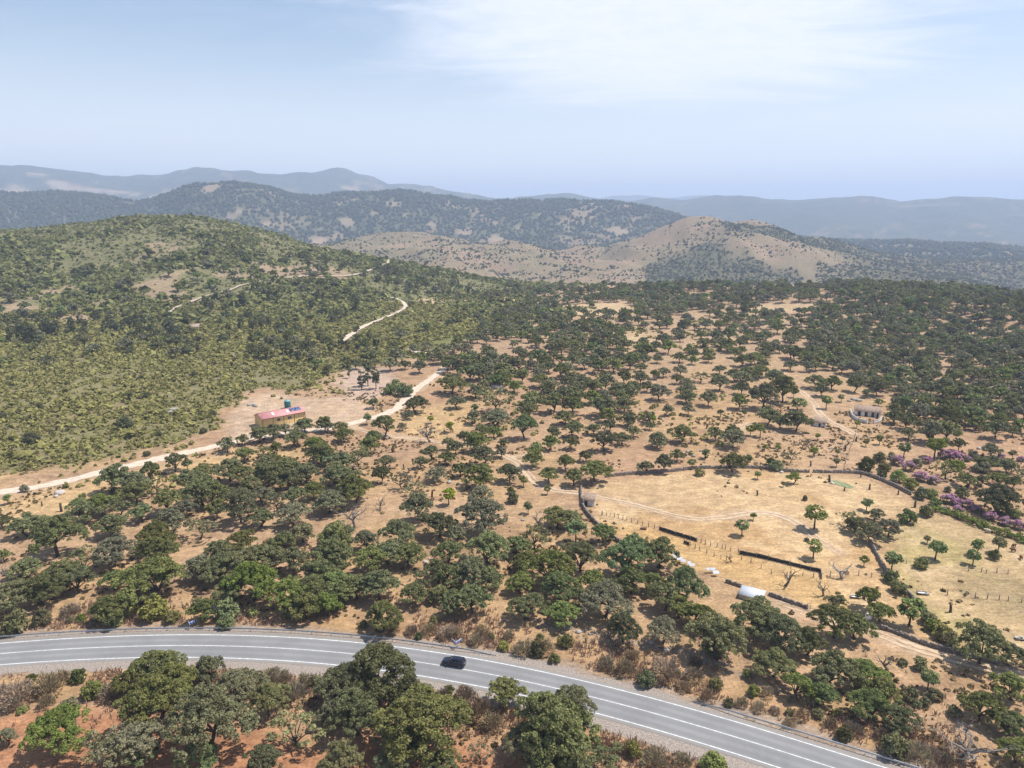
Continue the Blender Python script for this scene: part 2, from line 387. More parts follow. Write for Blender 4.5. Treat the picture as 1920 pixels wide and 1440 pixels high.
FARTAN = [(435,407,50),(655,414,80),(730,382,80),(810,422,110),(845,386,60),(870,436,70),(637,382,40),(595,452,90),(537,446,50),(1015,401,50),(1065,427,70),(1160,433,100),(970,428,60),(760,404,50),(700,400,40),(905,405,40),(450,395,40),(660,375,60),(560,390,40),(930,447,90),(1110,408,35),
          (130,352,240),(175,356,220),(215,360,200),(25,361,260),(255,366,120),(295,367,110),(70,326,160),(400,350,130),(1790,464,70),(1830,468,90),(1880,473,100),(1925,478,100),(660,355,150),(1870,540,60),(930,416,50),(600,430,40),(500,420,40),(780,440,60)]

TRACKS = {}
TRACKS['gravel'] = [(-260,975),(-120,948),(0,923),(69,914),(120,903),(172,890),(223,878),(275,866),(344,850),(412,835),(478,820),(536,812),(590,806),(634,800),(669,791),(720,778),(748,764),(764,745),(786,725),(813,707),(832,692),(838,680)]
TRACKS['upper'] = [(812,668),(800,664),(782,661),(768,655)]
TRACKS['switch'] = [(645,641),(656,630),(670,620),(684,612),(700,605),(722,596),(740,590),(756,581),(761,575),(756,567),(742,560),(728,557)]
TRACKS['hill'] = [(318,588),(330,579),(360,567),(385,557),(420,549),(435,545),(450,537),(475,532),(500,527),(540,522),(590,518),(640,520),(675,515),(710,502),(728,493),(735,489)]
TRACKS['field'] = [(660,800),(690,810),(717,816),(750,820),(789,824),(827,829),(860,834),(895,838),(920,845),(947,855),(971,866),(988,886),(1000,901),(1012,910),(1033,919),(1060,922),(1092,925),(1129,934),(1184,945),(1225,956),(1260,966),(1290,972),(1311,974),(1356,970),(1404,962),(1439,961),(1473,969),(1507,989),(1535,1012),(1562,1030),(1580,1040)]
TRACKS['spur'] = [(960,858),(980,855),(1000,853),(1020,853)]
TRACKS['stable'] = [(1495,730),(1512,742),(1528,757),(1535,773),(1552,788),(1580,803),(1604,815)]
TRACKS['oaks'] = [(1362,812),(1377,807),(1392,800),(1408,793)]
TRACKS['wall'] = [(1455,1128),(1487,1138),(1560,1160),(1638,1185),(1707,1213),(1765,1230),(1824,1246),(1920,1268),(2020,1290)]
TW = {'gravel': 2.1, 'upper': 1.7, 'switch': 1.6, 'hill': 1.25, 'field': 1.5, 'spur': 1.2, 'stable': 1.7, 'oaks': 1.4, 'wall': 1.5}
TR = {}
for k, p in TRACKS.items():
    P = line_at(p); TR[k] = smooth_line(P[:, 0], P[:, 1], 1.5 if k not in ('hill', 'switch') else 3.0)

C_DARK = [Zone(p) for p in ([(1225,485),(1320,458),(1400,478),(1480,505),(1560,535),(1600,560),(1330,548),(1190,535)],[(1345,414),(1420,421),(1520,447),(1600,482),(1490,456),(1400,440),(1365,432)])]
C_TAN = [Zone(p) for p in ([(1240,430),(1300,413),(1345,416),(1350,434),(1290,452),(1200,474),(1120,495),(1150,470)],[(1395,458),(1470,453),(1560,470),(1650,500),(1560,494),(1450,482)],[(700,458),(830,447),(960,458),(1100,470),(1190,480),(1200,515),(1000,520),(860,510),(760,480)])]
def far_tan(x, y):
    P = line_at([(a, b) for a, b, _ in FARTAN]); m = np.zeros(x.shape)
    wob = 0.25 + 2.6 * fbm(x, y, 70, 4, 77) ** 1.2
    for (px, py, R), p in zip(FARTAN, P):
        R = R * (.62 if np.hypot(p[0], p[1]) < 4600 else .9)
        r = math.hypot(p[0], p[1]); ux, uy = p[0] / r, p[1] / r
        a = (x - p[0]) * ux + (y - p[1]) * uy; b = (x - p[0]) * uy - (y - p[1]) * ux
        near = (np.abs(a) < R * 4) & (np.abs(b) < R * 3)
        if near.any():
            d = np.sqrt((a[near] / (R * 1.0)) ** 2 + (b[near] / (R * .8)) ** 2) * wob[near]
            m[near] = np.maximum(m[near], sstep(1.15, .55, d))
    return m
def hill_open(x, y):
    """0..1 how bare of trees the hills beyond the plain are"""
    r = np.hypot(x, y)
    tan_ = sstep(.40, .56, fbm(x, y, 420, 4, 61)) * sstep(2500, 2250, r)
    P = line_at([(1330,455),(1400,500),(1270,500),(1480,520)]); g = np.zeros(x.shape)
    for (a, b, R) in ((P[0][0], P[0][1], 90), (P[1][0], P[1][1], 150), (P[2][0], P[2][1], 150), (P[3][0], P[3][1], 130)):
        g = np.maximum(g, sstep(1.5, .6, np.hypot(x - a, y - b) / R))
    az = np.arctan2(x, y); tan_ = np.maximum(tan_ * .75, .30 * sstep(2500, 2250, r)) * (1 - .72 * sstep(.34, .42, az))
    q = (r > 1200) & (r < 2450) & (np.abs(az) < .8)
    if q.any():
        xq, yq = x[q], y[q]; tq = tan_[q]
        for Z in C_TAN: tq = np.maximum(tq, Z.mask(xq, yq, 30, 45, 61) * (.45 + .55 * sstep(.35, .55, fbm(xq, yq, 120, 3, 65))))
        for Z in C_DARK: tq = tq * (1 - .95 * Z.mask(xq, yq, 25, 40, 62))
        tan_[q] = tq
    sp_ = .85 * sstep(.585, .66, fbm(x, y, 95, 4, 63)) * sstep(2300, 2600, r) * sstep(.40, .55, fbm(x, y, 700, 3, 64))
    return np.clip(np.maximum(tan_, sp_ * .8), 0, 1)

def ground_colour(x, y):
    r = np.hypot(x, y); az = np.arctan2(x, y)
    A = lambda *c: np.array(c, float)
    n1 = fbm(x, y, 28, 4, 51); n2 = fbm(x, y, 7, 3, 52); n3 = fbm(x, y, 90, 3, 53)
    mixc = lambda C, m, c: C * (1 - m[:, None]) + np.asarray(c)[None, :] * m[:, None]
    C = np.tile(A(.42, .285, .172), (len(x), 1))
    C = mixc(C, sstep(.42, .62, n1) * .8, A(.43, .29, .155)); C = mixc(C, sstep(.55, .7, n2) * .6, A(.30, .195, .115)); C = mixc(C, sstep(.5, .65, n3) * .5, A(.38, .235, .15))
    C = mixc(C, sstep(300, 430, r) * .45, A(.41, .30, .195))
    near = r < 1050
    xs, ys = x[near], y[near]; Cn = C[near]; N1 = n1[near]; N2 = n2[near]; rn = r[near]
    gold = Z_gold.mask(xs, ys, 2, 2, 1); Cn = mixc(Cn, gold, A(.50, .355, .20)); Cn = mixc(Cn, gold * sstep(.5, .68, N1) * .6, A(.42, .26, .12)); Cn = mixc(Cn, gold * sstep(.56, .66, N2) * .5, A(.60, .45, .26))
    m = Z_corral.mask(xs, ys, 2, 2, 2); Cn = mixc(Cn, m * .8, A(.50, .33, .15))
    m = Z_right.mask(xs, ys, 3, 3, 3); Cn = mixc(Cn, m, A(.47, .345, .19)); Cn = mixc(Cn, m * sstep(.50, .62, N1) * .65, A(.37, .31, .13)); Cn = mixc(Cn, m * sstep(.58, .68, N2) * .5, A(.56, .42, .26))
    Cn = mixc(Cn, Z_burn.mask(xs, ys, 5, 4, 9) * .55, A(.24, .185, .10))
    for Z, s in ((Z_left, 4), (Z_mid, 5)):
        m = Z.mask(xs, ys, 4, 4, s); Cn = mixc(Cn, m * .85, A(.50, .35, .18))
    m = Z_red.mask(xs, ys, 2.5, 3, 6); Cn = mixc(Cn, m * .92, A(.37, .185, .10)); Cn = mixc(Cn, m * sstep(.5, .65, N2) * .5, A(.42, .23, .125))
    scr = Z_scrub.mask(xs, ys, 5, 6, 7)
    Cn = mixc(Cn, scr * .80, A(.165, .170, .078)); Cn = mixc(Cn, scr * sstep(.66, .76, N1) * .4, A(.33, .24, .14))
    hl = sstep(500, 560, rn) * sstep(.10, -.02, az[near] - .0 * rn)
    Cn = mixc(Cn, hl * .92, A(.165, .168, .080)); Cn = mixc(Cn, hl * sstep(.60, .68, fbm(xs, ys, 45, 4, 55)) * sstep(.45, .6, fbm(xs, ys, 160, 2, 56)) * .8, A(.36, .27, .18)); Cn = mixc(Cn, hl * sstep(.66, .72, N1) * .45, A(.30, .235, .15))
    for Z in Z_slope: Cn = mixc(Cn, Z.mask(xs, ys, 8, 12, 8) * .7, A(.40, .29, .20))
    for Z in Z_clear: Cn = mixc(Cn, Z.mask(xs, ys, 8, 8, 8), A(.50, .37, .22))
    Cn = mixc(Cn, Z_field.mask(xs, ys, 6, 5, 10) * .9, A(.16, .17, .055))
    m = Z_yard.mask(xs, ys, 4, 4, 11); Cn = mixc(Cn, m, A(.46, .335, .225)); Cn = mixc(Cn, m * sstep(.5, .65, N2) * .5, A(.52, .40, .29))
    Cn = mixc(Cn, Z_rock.mask(xs, ys, 4, 5, 12) * .8, A(.50, .38, .30))
    # worn ground along the tracks
    for k, (tx, ty) in TR.items():
        if k in ('hill', 'switch'): continue
        d = np.full(xs.shape, 1e3); q = (xs > tx.min() - 9) & (xs < tx.max() + 9) & (ys > ty.min() - 9) & (ys < ty.max() + 9)
        if q.any(): d[q] = dist_line(xs[q], ys[q], tx[::3], ty[::3])
        w = TW[k]; Cn = mixc(Cn, sstep(w + 2.2, w * .5, d + (N2 - .5) * 5) * .75, A(.47, .34, .225))
    # verge of the road
    d = np.full(xs.shape, 1e3); q = rn < 420; d[q] = dist_line(xs[q], ys[q], roadx, roady)
    bank = sstep(17, 10, d + (N1 - .5) * 10)
    Cn = mixc(Cn, bank * .75, A(.37, .235, .13)); Cn = mixc(Cn, bank * sstep(.5, .66, N2) * .6, A(.45, .30, .15))
    Cn = mixc(Cn, sstep(8.6, 6.2, d + (N2 - .5) * 3) * .9, A(.32, .255, .20))
    for (px, py, R, c, s_) in ((1330,902,0,0,0),):
        pass
    C[near] = Cn
    # hills beyond
    hill = sstep(1150, 1350, r) * sstep(-.9, -.8, -np.abs(az) * .0)
    op = hill_open(x, y); tan_ = far_tan(x, y)
    Ch = np.tile(A(.115, .118, .065), (len(x), 1))
    Ch = mixc(Ch, sstep(2600, 2200, r) * (.15 + .40 * sstep(.1, .35, op)), A(.24, .20, .12))
    Ch = mixc(Ch, op, A(.31, .22, .145)); Ch = mixc(Ch, op * sstep(.48, .60, n1) * .6, A(.23, .205, .115)); Ch = mixc(Ch, op * sstep(.48, .60, n3) * .6, A(.21, .195, .105)); Ch = mixc(Ch, op * sstep(.52, .60, n2) * .35, A(.36, .25, .17)); Ch = mixc(Ch, tan_ * (.55 + .25 * sstep(4300, 4800, r)), A(.47, .35, .24))
    C = mixc(C, hill, A(0, 0, 0)) + Ch * hill[:, None]
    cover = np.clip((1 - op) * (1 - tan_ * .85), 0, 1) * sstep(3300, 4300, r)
    return C * np.array([.89, .86, .84]), cover

naz = np.concatenate([np.radians(np.arange(-180, -48, 2.0)), np.radians(np.arange(-48, 48.01, .2)), np.radians(np.arange(50, 180, 2.0))])
rr = np.concatenate([[1.5, 8, 20, 35, 50, 62], 72 * 1.0072 ** np.arange(0, 340)])
while rr[-1] < 3500: rr = np.append(rr, rr[-1] * 1.0105)
while rr[-1] < 15000: rr = np.append(rr, rr[-1] * 1.02)
na, nr_ = len(naz), len(rr)
AZ, RR = np.meshgrid(naz, rr, indexing='ij')
gx = (RR * np.sin(AZ)).ravel(); gy = (RR * np.cos(AZ)).ravel(); gz = height(gx, gy)
gc, gcov = ground_colour(gx, gy)
i = np.arange(na); j = np.arange(nr_ - 1); I, J = np.meshgrid(i, j, indexing='ij'); I2 = (I + 1) % na
gq = np.stack([I * nr_ + J, I * nr_ + J + 1, I2 * nr_ + J + 1, I2 * nr_ + J], -1).reshape(-1, 4)
gV = np.stack([gx, gy, gz], -1)
def ground_mat():
    m, t, out = mat_base('dry_ground'); b = N(t, 'ShaderNodeBsdfPrincipled'); b.inputs['Roughness'].default_value = .95; b.inputs['Specular IOR Level'].default_value = .1
    geo = N(t, 'ShaderNodeNewGeometry'); pos = geo.outputs['Position']
    a = N(t, 'ShaderNodeAttribute', attribute_name='Col'); cv = N(t, 'ShaderNodeAttribute', attribute_name='cover')
    f1 = noise_tex(t, pos, 1.6, 6, .7); f2 = noise_tex(t, pos, .28, 5, .65); f3 = noise_tex(t, pos, .02, 5, .6)
    # dry stalks lie in streaks
    mpn = N(t, 'ShaderNodeMapping'); t.links.new(pos, mpn.inputs[0]); mpn.inputs['Scale'].default_value = (.22, .8, .5); mpn.inputs['Rotation'].default_value = (0, 0, .3)
    f4 = noise_tex(t, mpn.outputs[0], 1.0, 5, .65, .4)
    def mr(x, lo, hi, a0=.3, a1=.7):
        n = N(t, 'ShaderNodeMapRange'); t.links.new(x, n.inputs[0]); n.inputs[1].default_value = a0; n.inputs[2].default_value = a1; n.inputs[3].default_value = lo; n.inputs[4].default_value = hi; return n.outputs[0]
    v = math_node(t, 'MULTIPLY', math_node(t, 'MULTIPLY', mr(f1, .62, 1.32), mr(f2, .74, 1.24)), math_node(t, 'MULTIPLY', mr(f3, .9, 1.1), mr(f4, .80, 1.20)))
    cmb = N(t, 'ShaderNodeCombineXYZ')
    for k in range(3): t.links.new(v, cmb.inputs[k])
    c = mix_col(t, 1.0, a.outputs['Color'], cmb.outputs[0], 'MULTIPLY')
    # weeds: small dull tufts
    vor = N(t, 'ShaderNodeTexVoronoi'); t.links.new(pos, vor.inputs['Vector']); vor.inputs['Scale'].default_value = .55
    wsel = math_node(t, 'MULTIPLY', ramp(t, math_node(t, 'ADD', vor.outputs['Distance'], math_node(t, 'MULTIPLY', f1, .5)), .52, .38), ramp(t, f2, .5, .62))
    wsel = math_node(t, 'MULTIPLY', wsel, math_node(t, 'SUBTRACT', 1.0, ramp(t, cv.outputs['Fac'], 0.0, .1)))
    c = mix_col(t, math_node(t, 'MULTIPLY', wsel, .55), c, (.15, .12, .06))
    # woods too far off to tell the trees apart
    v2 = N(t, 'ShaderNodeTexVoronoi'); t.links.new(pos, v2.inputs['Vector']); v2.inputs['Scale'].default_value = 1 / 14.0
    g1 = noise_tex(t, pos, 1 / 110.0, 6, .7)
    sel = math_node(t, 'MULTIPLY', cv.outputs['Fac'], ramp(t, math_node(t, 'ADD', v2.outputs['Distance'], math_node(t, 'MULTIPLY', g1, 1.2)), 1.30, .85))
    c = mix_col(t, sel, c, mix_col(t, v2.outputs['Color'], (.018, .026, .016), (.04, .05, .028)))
    t.links.new(c, b.inputs['Base Color'])
    bp = N(t, 'ShaderNodeBump'); bp.inputs['Strength'].default_value = .55; bp.inputs['Distance'].default_value = .25
    t.links.new(math_node(t, 'ADD', f1, f2), bp.inputs['Height']); t.links.new(bp.outputs[0], b.inputs['Normal'])
    t.links.new(b.outputs[0], out.inputs[0]); return m
gme = new_mesh('ground', gV, gq, ground_mat(), True, {'Col': ('FLOAT_COLOR', 'POINT', np.concatenate([gc, np.ones((len(gc), 1))], 1)), 'cover': ('FLOAT', 'POINT', gcov)})
tag(obj('ground', gme), kind='structure')

# ------------------------------------------------------------------ road, verge, markings, tracks
def normals(x, y):
    tx = np.gradient(x); ty = np.gradient(y); l = np.hypot(tx, ty); return -ty / l, tx / l       # points to the far side (left of travel)
rnx, rny = normals(roadx, roady)
if rny[len(rny) // 2] < 0: rnx, rny = -rnx, -rny
def sheet(name, x, y, nx, ny, o0, o1, z, mat, kind='structure', thick=0.0, seed=0, jit=0.0, zoff=None):
    n = len(x); rng = np.random.default_rng(seed)
    vv = (fbm(x, y, 16, 3, seed + 200) - .5) * 1.7 * jit
    w0 = o0 + jit * (rng.random(n) - .5) + vv; w1 = o1 + jit * (rng.random(n) - .5) - (vv if zoff is not None else -vv) + (fbm(x, y, 9, 2, seed + 201) - .5) * jit
    k = 5 if zoff is not None else 2; V = []
    for f in np.linspace(0, 1, k):
        o = w0 + (w1 - w0) * f; X = x + nx * o; Y = y + ny * o
        Z = np.full(n, z) if zoff is None else height(X, Y) + zoff
        V.append(np.stack([X, Y, Z], -1))
    if thick:
        V = [V[0] - np.array([0, 0, thick])] + V + [V[-1] - np.array([0, 0, thick])]; k += 2
    V = np.concatenate(V); a = np.arange(n - 1)
    q = np.concatenate([np.stack([c * n + a, c * n + a + 1, (c + 1) * n + a + 1, (c + 1) * n + a], -1) for c in range(k - 1)])
    me = new_mesh(name, V, q, mat)
    if me.polygons[len(me.polygons) // 2].normal.z < 0: me.flip_normals()
    return tag(obj(name, me), kind=kind)
def asphalt():
    m, t, out = mat_base('asphalt'); b = N(t, 'ShaderNodeBsdfPrincipled'); geo = N(t, 'ShaderNodeNewGeometry')
    u = N(t, 'ShaderNodeAttribute', attribute_name='across')
    f1 = noise_tex(t, geo.outputs['Position'], 14, 4, .7); f2 = noise_tex(t, geo.outputs['Position'], .13, 4, .6); f3 = noise_tex(t, geo.outputs['Position'], .9, 3, .6)
    c = mix_col(t, ramp(t, f2, .35, .65), (.205, .203, .205), (.245, .242, .240))
    wheel = math_node(t, 'ABSOLUTE', math_node(t, 'SINE', math_node(t, 'MULTIPLY', u.outputs['Fac'], 2 * math.pi / 3.6)))
    c = mix_col(t, math_node(t, 'MULTIPLY', ramp(t, wheel, .35, .95), .45), c, (.155, .153, .155))
    st = noise_tex(t, geo.outputs['Position'], .045, 6, .75); c = mix_col(t, math_node(t, 'MULTIPLY', ramp(t, st, .52, .60), .22), c, (.13, .13, .132))
    edge = math_node(t, 'ABSOLUTE', u.outputs['Fac']); c = mix_col(t, math_node(t, 'MULTIPLY', ramp(t, math_node(t, 'ADD', edge, math_node(t, 'MULTIPLY', f3, .9)), 3.9, 5.0), .6), c, (.32, .27, .22))
    c = mix_col(t, math_node(t, 'MULTIPLY', ramp(t, f1, .4, .7), .30), c, (.30, .295, .29)); c = mix_col(t, math_node(t, 'MULTIPLY', ramp(t, f3, .55, .7), .2), c, (.15, .148, .15))
    t.links.new(c, b.inputs['Base Color']); b.inputs['Roughness'].default_value = .85; b.inputs['Specular IOR Level'].default_value = .25
    t.links.new(b.outputs[0], out.inputs[0]); return m
M_asph = asphalt()
M_paint = surf('road_paint', (.74, .74, .72), .7, var=.10, scale=1.7, c2=(.50, .50, .49))
M_gravel = surf('verge_gravel', (.285, .24, .205), .95, var=.35, scale=3.5, bump=.4, spec=.1)
M_hilltrack = surf('hill_track_dust', (.43, .345, .26), .95, var=.25, scale=.5, bump=.3, spec=.1)
M_track = surf('track_dust', (.55, .45, .35), .95, var=.14, scale=.7, bump=.3, spec=.1)
M_trackd = surf('track_earth', (.50, .375, .255), .95, var=.14, scale=.8, bump=.3, spec=.1)
HALF = 3.62     # lane edge lines from the middle line
sheet('road_verge', roadx, roady, rnx, rny, -7.0, 6.2, .015, M_gravel, seed=1, jit=1.4)
n = len(roadx)
offs = np.linspace(-HALF - 1.15, HALF + .95, 13); Vr = np.concatenate([np.stack([roadx + rnx * o, roady + rny * o, np.full(n, .07 - .012 * abs(o))], -1) for o in offs])
Vr = np.concatenate([Vr, np.stack([roadx + rnx * offs[0], roady + rny * offs[0], np.full(n, -.08)], -1), np.stack([roadx + rnx * offs[-1], roady + rny * offs[-1], np.full(n, -.08)], -1)])
a = np.arange(n - 1); order = [13] + list(range(13)) + [14]
qr = np.concatenate([np.stack([c0 * n + a, c0 * n + a + 1, c1 * n + a + 1, c1 * n + a], -1) for c0, c1 in zip(order[:-1], order[1:])])
rme = new_mesh('road', Vr, qr, M_asph, False, {'across': ('FLOAT', 'POINT', np.concatenate([np.repeat(offs, n), np.full(n, offs[0]), np.full(n, offs[-1])]))})
if rme.polygons[3 * n].normal.z < 0: rme.flip_normals()
road = tag(obj('road', rme), kind='structure')
def marking(o, w):
    x, y = roadx, roady; V = np.concatenate([np.stack([x + rnx * (o + s * w / 2), y + rny * (o + s * w / 2), np.full(len(x), .07 - .012 * abs(o + s * w / 2) + .006)], -1) for s in (-1, 1)])
    a = np.arange(len(x) - 1); k = len(x); me = new_mesh('road_marking', V, np.stack([a, a + 1, k + a + 1, k + a], -1), M_paint)
    if me.polygons[0].normal.z < 0: me.flip_normals()
    tag(obj('road_marking', me), kind='structure')
marking(-HALF, .17); marking(0, .14); marking(HALF, .17)
for k, (tx, ty) in TR.items():
    nx, ny = normals(tx, ty); r_ = np.hypot(tx, ty).mean()
    w = TW[k]
    if k in ('gravel', 'hill', 'switch', 'upper'):
        sheet('gravel_track', tx, ty, nx, ny, -w, w, 0, M_hilltrack if k == 'hill' else M_track, seed=7, jit=.9, zoff=.05 + (.0011 * r_ if r_ > 350 else 0))
    else:
        for s in (-1, 1):       # two wheel ruts
            sheet('dirt_track', tx, ty, nx, ny, s * w * .55 - .42, s * w * .55 + .42, 0, M_trackd, seed=9 + s, jit=.45, zoff=.05)
# ------------------------------------------------------------------ foliage
LEAF = {
 'grey':   leaf_mat('leaf_grey_green', (0.129,0.138,0.062), (0.355,0.344,0.170)),
 'oak':    leaf_mat('leaf_oak_green', (0.100,0.118,0.044), (0.291,0.309,0.114)),
 'dark':   leaf_mat('leaf_dark_green', (0.083,0.098,0.039), (0.227,0.230,0.085)),
 'mid':    leaf_mat('leaf_mid_green', (0.107,0.152,0.043), (0.287,0.351,0.108)),
 'bright': leaf_mat('leaf_bright_green', (0.100,0.151,0.044), (0.250,0.323,0.101)),
 'lime':   leaf_mat('leaf_lime_green', (0.138,0.190,0.023), (0.276,0.333,0.052)),
 'yellow': leaf_mat('leaf_yellow_green', (0.144,0.150,0.048), (0.288,0.282,0.102)),
 'scrub':  leaf_mat('leaf_scrub', (0.103,0.132,0.044), (0.265,0.323,0.111), .38),
 'dry':    leaf_mat('leaf_dry_shrub', (.19,.165,.088), (.42,.355,.205), .2),
 'straw':  leaf_mat('straw', (.30,.20,.095), (.52,.37,.19), .15),
 'pink':   leaf_mat('flower_pink', (.46,.20,.32), (.68,.40,.52), .1),
 'far':    leaf_mat('leaf_far_woods', (.034,.046,.024), (.095,.112,.056)),
 'hill':   leaf_mat('leaf_hill_scrub', (0.119,0.145,0.056), (0.304,0.343,0.150), .38),
 'euca':   leaf_mat('leaf_eucalyptus', (0.081,0.093,0.046), (0.215,0.228,0.110), .1),
}
M_bark = surf('bark', (.085,.070,.058), .95, var=.3, scale=4, bump=.4, spec=.1)
M_dead = surf('dead_wood', (.20,.175,.155), .95, var=.3, scale=5, bump=.3, spec=.1)
M_deadpale = surf('bleached_wood', (.34,.305,.275), .9, var=.3, scale=5, bump=.3, spec=.1)

def leaf_quads(P, Nrm, size, rng, asp=.7):
    n = len(P)
    r = rng.normal(size=(n, 3)); t = np.cross(Nrm, r); t /= np.linalg.norm(t, axis=1, keepdims=True) + 1e-9
    b = np.cross(Nrm, t); s = size[:, None] * .5
    V = np.stack([P - t * s - b * s * asp, P + t * s * .9 - b * s * asp * .8, P + t * s + b * s * asp, P - t * s * .8 + b * s * asp * 1.1], 1)
    return V.reshape(-1, 3)
def unit(rng, n):
    v = rng.normal(size=(n, 3)); return v / np.linalg.norm(v, axis=1, keepdims=True)
def foliage(clumps, nleaf, size, rng, rough=.65, lift=.25):
    """leaves over little round clumps (x, y, z, radius, tint)"""
    c = np.array(clumps); w = c[:, 3] ** 2; k = rng.choice(len(c), nleaf, p=w / w.sum())
    d = unit(rng, nleaf); d[:, 2] = np.where(d[:, 2] < -.35, -d[:, 2], d[:, 2])
    rad = c[k, 3] * (1 - .38 * rng.random(nleaf) ** 2); P = c[k, :3] + d * rad[:, None] * np.array([1, 1, .82])
    nr = d + rough * rng.normal(size=(nleaf, 3)); nr[:, 2] += lift; nr /= np.linalg.norm(nr, axis=1, keepdims=True)
    sz = size * (.65 + .7 * rng.random(nleaf))
    tint = np.clip(c[k, 4] + rng.normal(size=nleaf) * .20, 0, 1)
    return leaf_quads(P, nr, sz, rng), tint
def leaf_mesh(name, V, tint, mat):
    n = len(tint); q = np.arange(n * 4).reshape(-1, 4)
    return new_mesh(name, V, q, mat, False, {'tint': ('FLOAT', 'FACE', tint)})
def oak_lobes(rng, nring=7, spread=.30, flat=1.0, gap=0.0):
    L = [(rng.normal() * .04, rng.normal() * .04, .54 * flat, .20)]
    for k in range(nring):
        if rng.random() < gap: continue
        a = 2 * math.pi * (k + rng.uniform(-.32, .32)) / nring; s = spread * rng.uniform(.82, 1.22)
        L.append((math.cos(a) * s, math.sin(a) * s, rng.uniform(.28, .43) * flat, rng.uniform(.15, .20)))
    for k in range(4):
        a = 2 * math.pi * (k + rng.random() * .7) / 4; s = spread * rng.uniform(.4, .65)
        L.append((math.cos(a) * s, math.sin(a) * s, rng.uniform(.42, .58) * flat, rng.uniform(.14, .19)))
    return L
def oak_clumps(L, rng, per=9, r0=.07):
    C = []
    for (x, y, z, R) in L:
        for _ in range(per):
            d = unit(rng, 1)[0]; d[2] = abs(d[2]) * 1.0 - .28
            C.append((x + d[0] * R * .95, y + d[1] * R * .95, z + d[2] * R * .8, r0 * rng.uniform(.65, 1.25), np.clip(.48 + rng.normal() * .16, .1, .95)))
    return C
def oak_trunk(L, rng, r=.026, lean=None):
    m = MB(); lx, ly = lean if lean else (rng.normal() * .05, rng.normal() * .05)
    f = np.array([lx, ly, .19]); m.tube([(0, 0, -.04), (0, 0, .0), (lx * .4, ly * .4, .09), f], [r * 1.7, r * 1.35, r, r * .95], 7)
    for (x, y, z, R) in L[1:9]:
        e = np.array([x * .95, y * .95, z]); mid = f + (e - f) * .5 + np.array([rng.normal() * .03, rng.normal() * .03, .035])
        m.tube([f - (0, 0, .02), f + (mid - f) * .5, mid, e], [r * .75, r * .55, r * .42, r * .16], 5)
    return m
OAKS = []          # (crown mesh fine, crown mesh coarse, trunk mesh)
for k in range(16):
    rng = np.random.default_rng(100 + k)
    L = oak_lobes(rng, nring=int(rng.integers(6, 9)), flat=rng.uniform(.92, 1.12), gap=.12)
    C = oak_clumps(L, rng, per=11, r0=.070)
    V, t = foliage(C, 6400, .034, rng); fine = leaf_mesh('crown', V, t, LEAF['oak'])
    V, t = foliage(C, 1900, .060, rng); coarse = leaf_mesh('crown', V, t, LEAF['oak'])
    tr = oak_trunk(L, rng).mesh('trunk', M_bark, True)
    OAKS.append((fine, coarse, tr))
BIG = []
for k in range(5):
    rng = np.random.default_rng(130 + k)
    L = oak_lobes(rng, nring=int(rng.integers(7, 10)), flat=rng.uniform(.95, 1.15), gap=.08)
    C = oak_clumps(L, rng, per=20, r0=.050)
    V, t = foliage(C, 17000, .0205, rng, .75); BIG.append((leaf_mesh('crown', V, t, LEAF['oak']), None, oak_trunk(L, rng).mesh('trunk', M_bark, True)))
SPARSE = []        # thin crowns that show their limbs
for k in range(3):
    rng = np.random.default_rng(150 + k); L = oak_lobes(rng, 8, spread=.34, gap=.2); C = [c for c in oak_clumps(L, rng, 6, .055) if rng.random() < .8]
    V, t = foliage(C, 1500, .034, rng); fine = leaf_mesh('crown', V, t, LEAF['grey']); SPARSE.append((fine, fine, oak_trunk(L, rng, .024).mesh('trunk', M_bark, True)))
SAP = []           # young trees: one rounded head on a straight stem; unit = height 1, head about .75 wide
for k in range(4):
    rng = np.random.default_rng(170 + k); C = []
    for _ in range(26):
        d = unit(rng, 1)[0]; C.append((d[0] * .26, d[1] * .26, .66 + d[2] * .22, .13 * rng.uniform(.7, 1.2), np.clip(.5 + rng.normal() * .16, 0, 1)))
    V, t = foliage(C, 900, .07, rng); m = MB(); m.tube([(0, 0, -.05), (.01, 0, .2), (.0, .01, .5), (.02, 0, .7)], [.035, .028, .022, .01], 6)
    for q in range(4):
        a = q * 1.6; m.tube([(0, 0, .42), (math.cos(a) * .14, math.sin(a) * .14, .62)], [.015, .006], 4)
    SAP.append((leaf_mesh('crown', V, t, LEAF['bright']), None, m.mesh('trunk', M_bark, True)))
EUC = []           # tall, ragged, upright; unit = height 1
for k in range(4):
    rng = np.random.default_rng(190 + k); C = []; m = MB(); m.tube([(0, 0, -.03), (rng.normal() * .01, 0, .3), (rng.normal() * .02, rng.normal() * .02, .6), (0, 0, .95)], [.022, .018, .012, .004], 6)
    for q in range(20):
        z = rng.uniform(.26, .98); R = .17 * (1 - abs(z - .55) * 1.1) + .03; a = rng.random() * 6.3; x, y = math.cos(a) * R * .8, math.sin(a) * R * .8
        m.tube([(0, 0, z - .12), (x, y, z)], [.007, .003], 4)
        for _ in range(3): C.append((x + rng.normal() * .03, y + rng.normal() * .03, z + rng.normal() * .03, .062 * rng.uniform(.7, 1.2), np.clip(.45 + rng.normal() * .17, 0, 1)))
    V, t = foliage(C, 1600, .040, rng); EUC.append((leaf_mesh('crown', V, t, LEAF['euca']), None, m.mesh('trunk', M_bark, True)))
BUSH = []          # round to the ground; unit = width 1, height about .7
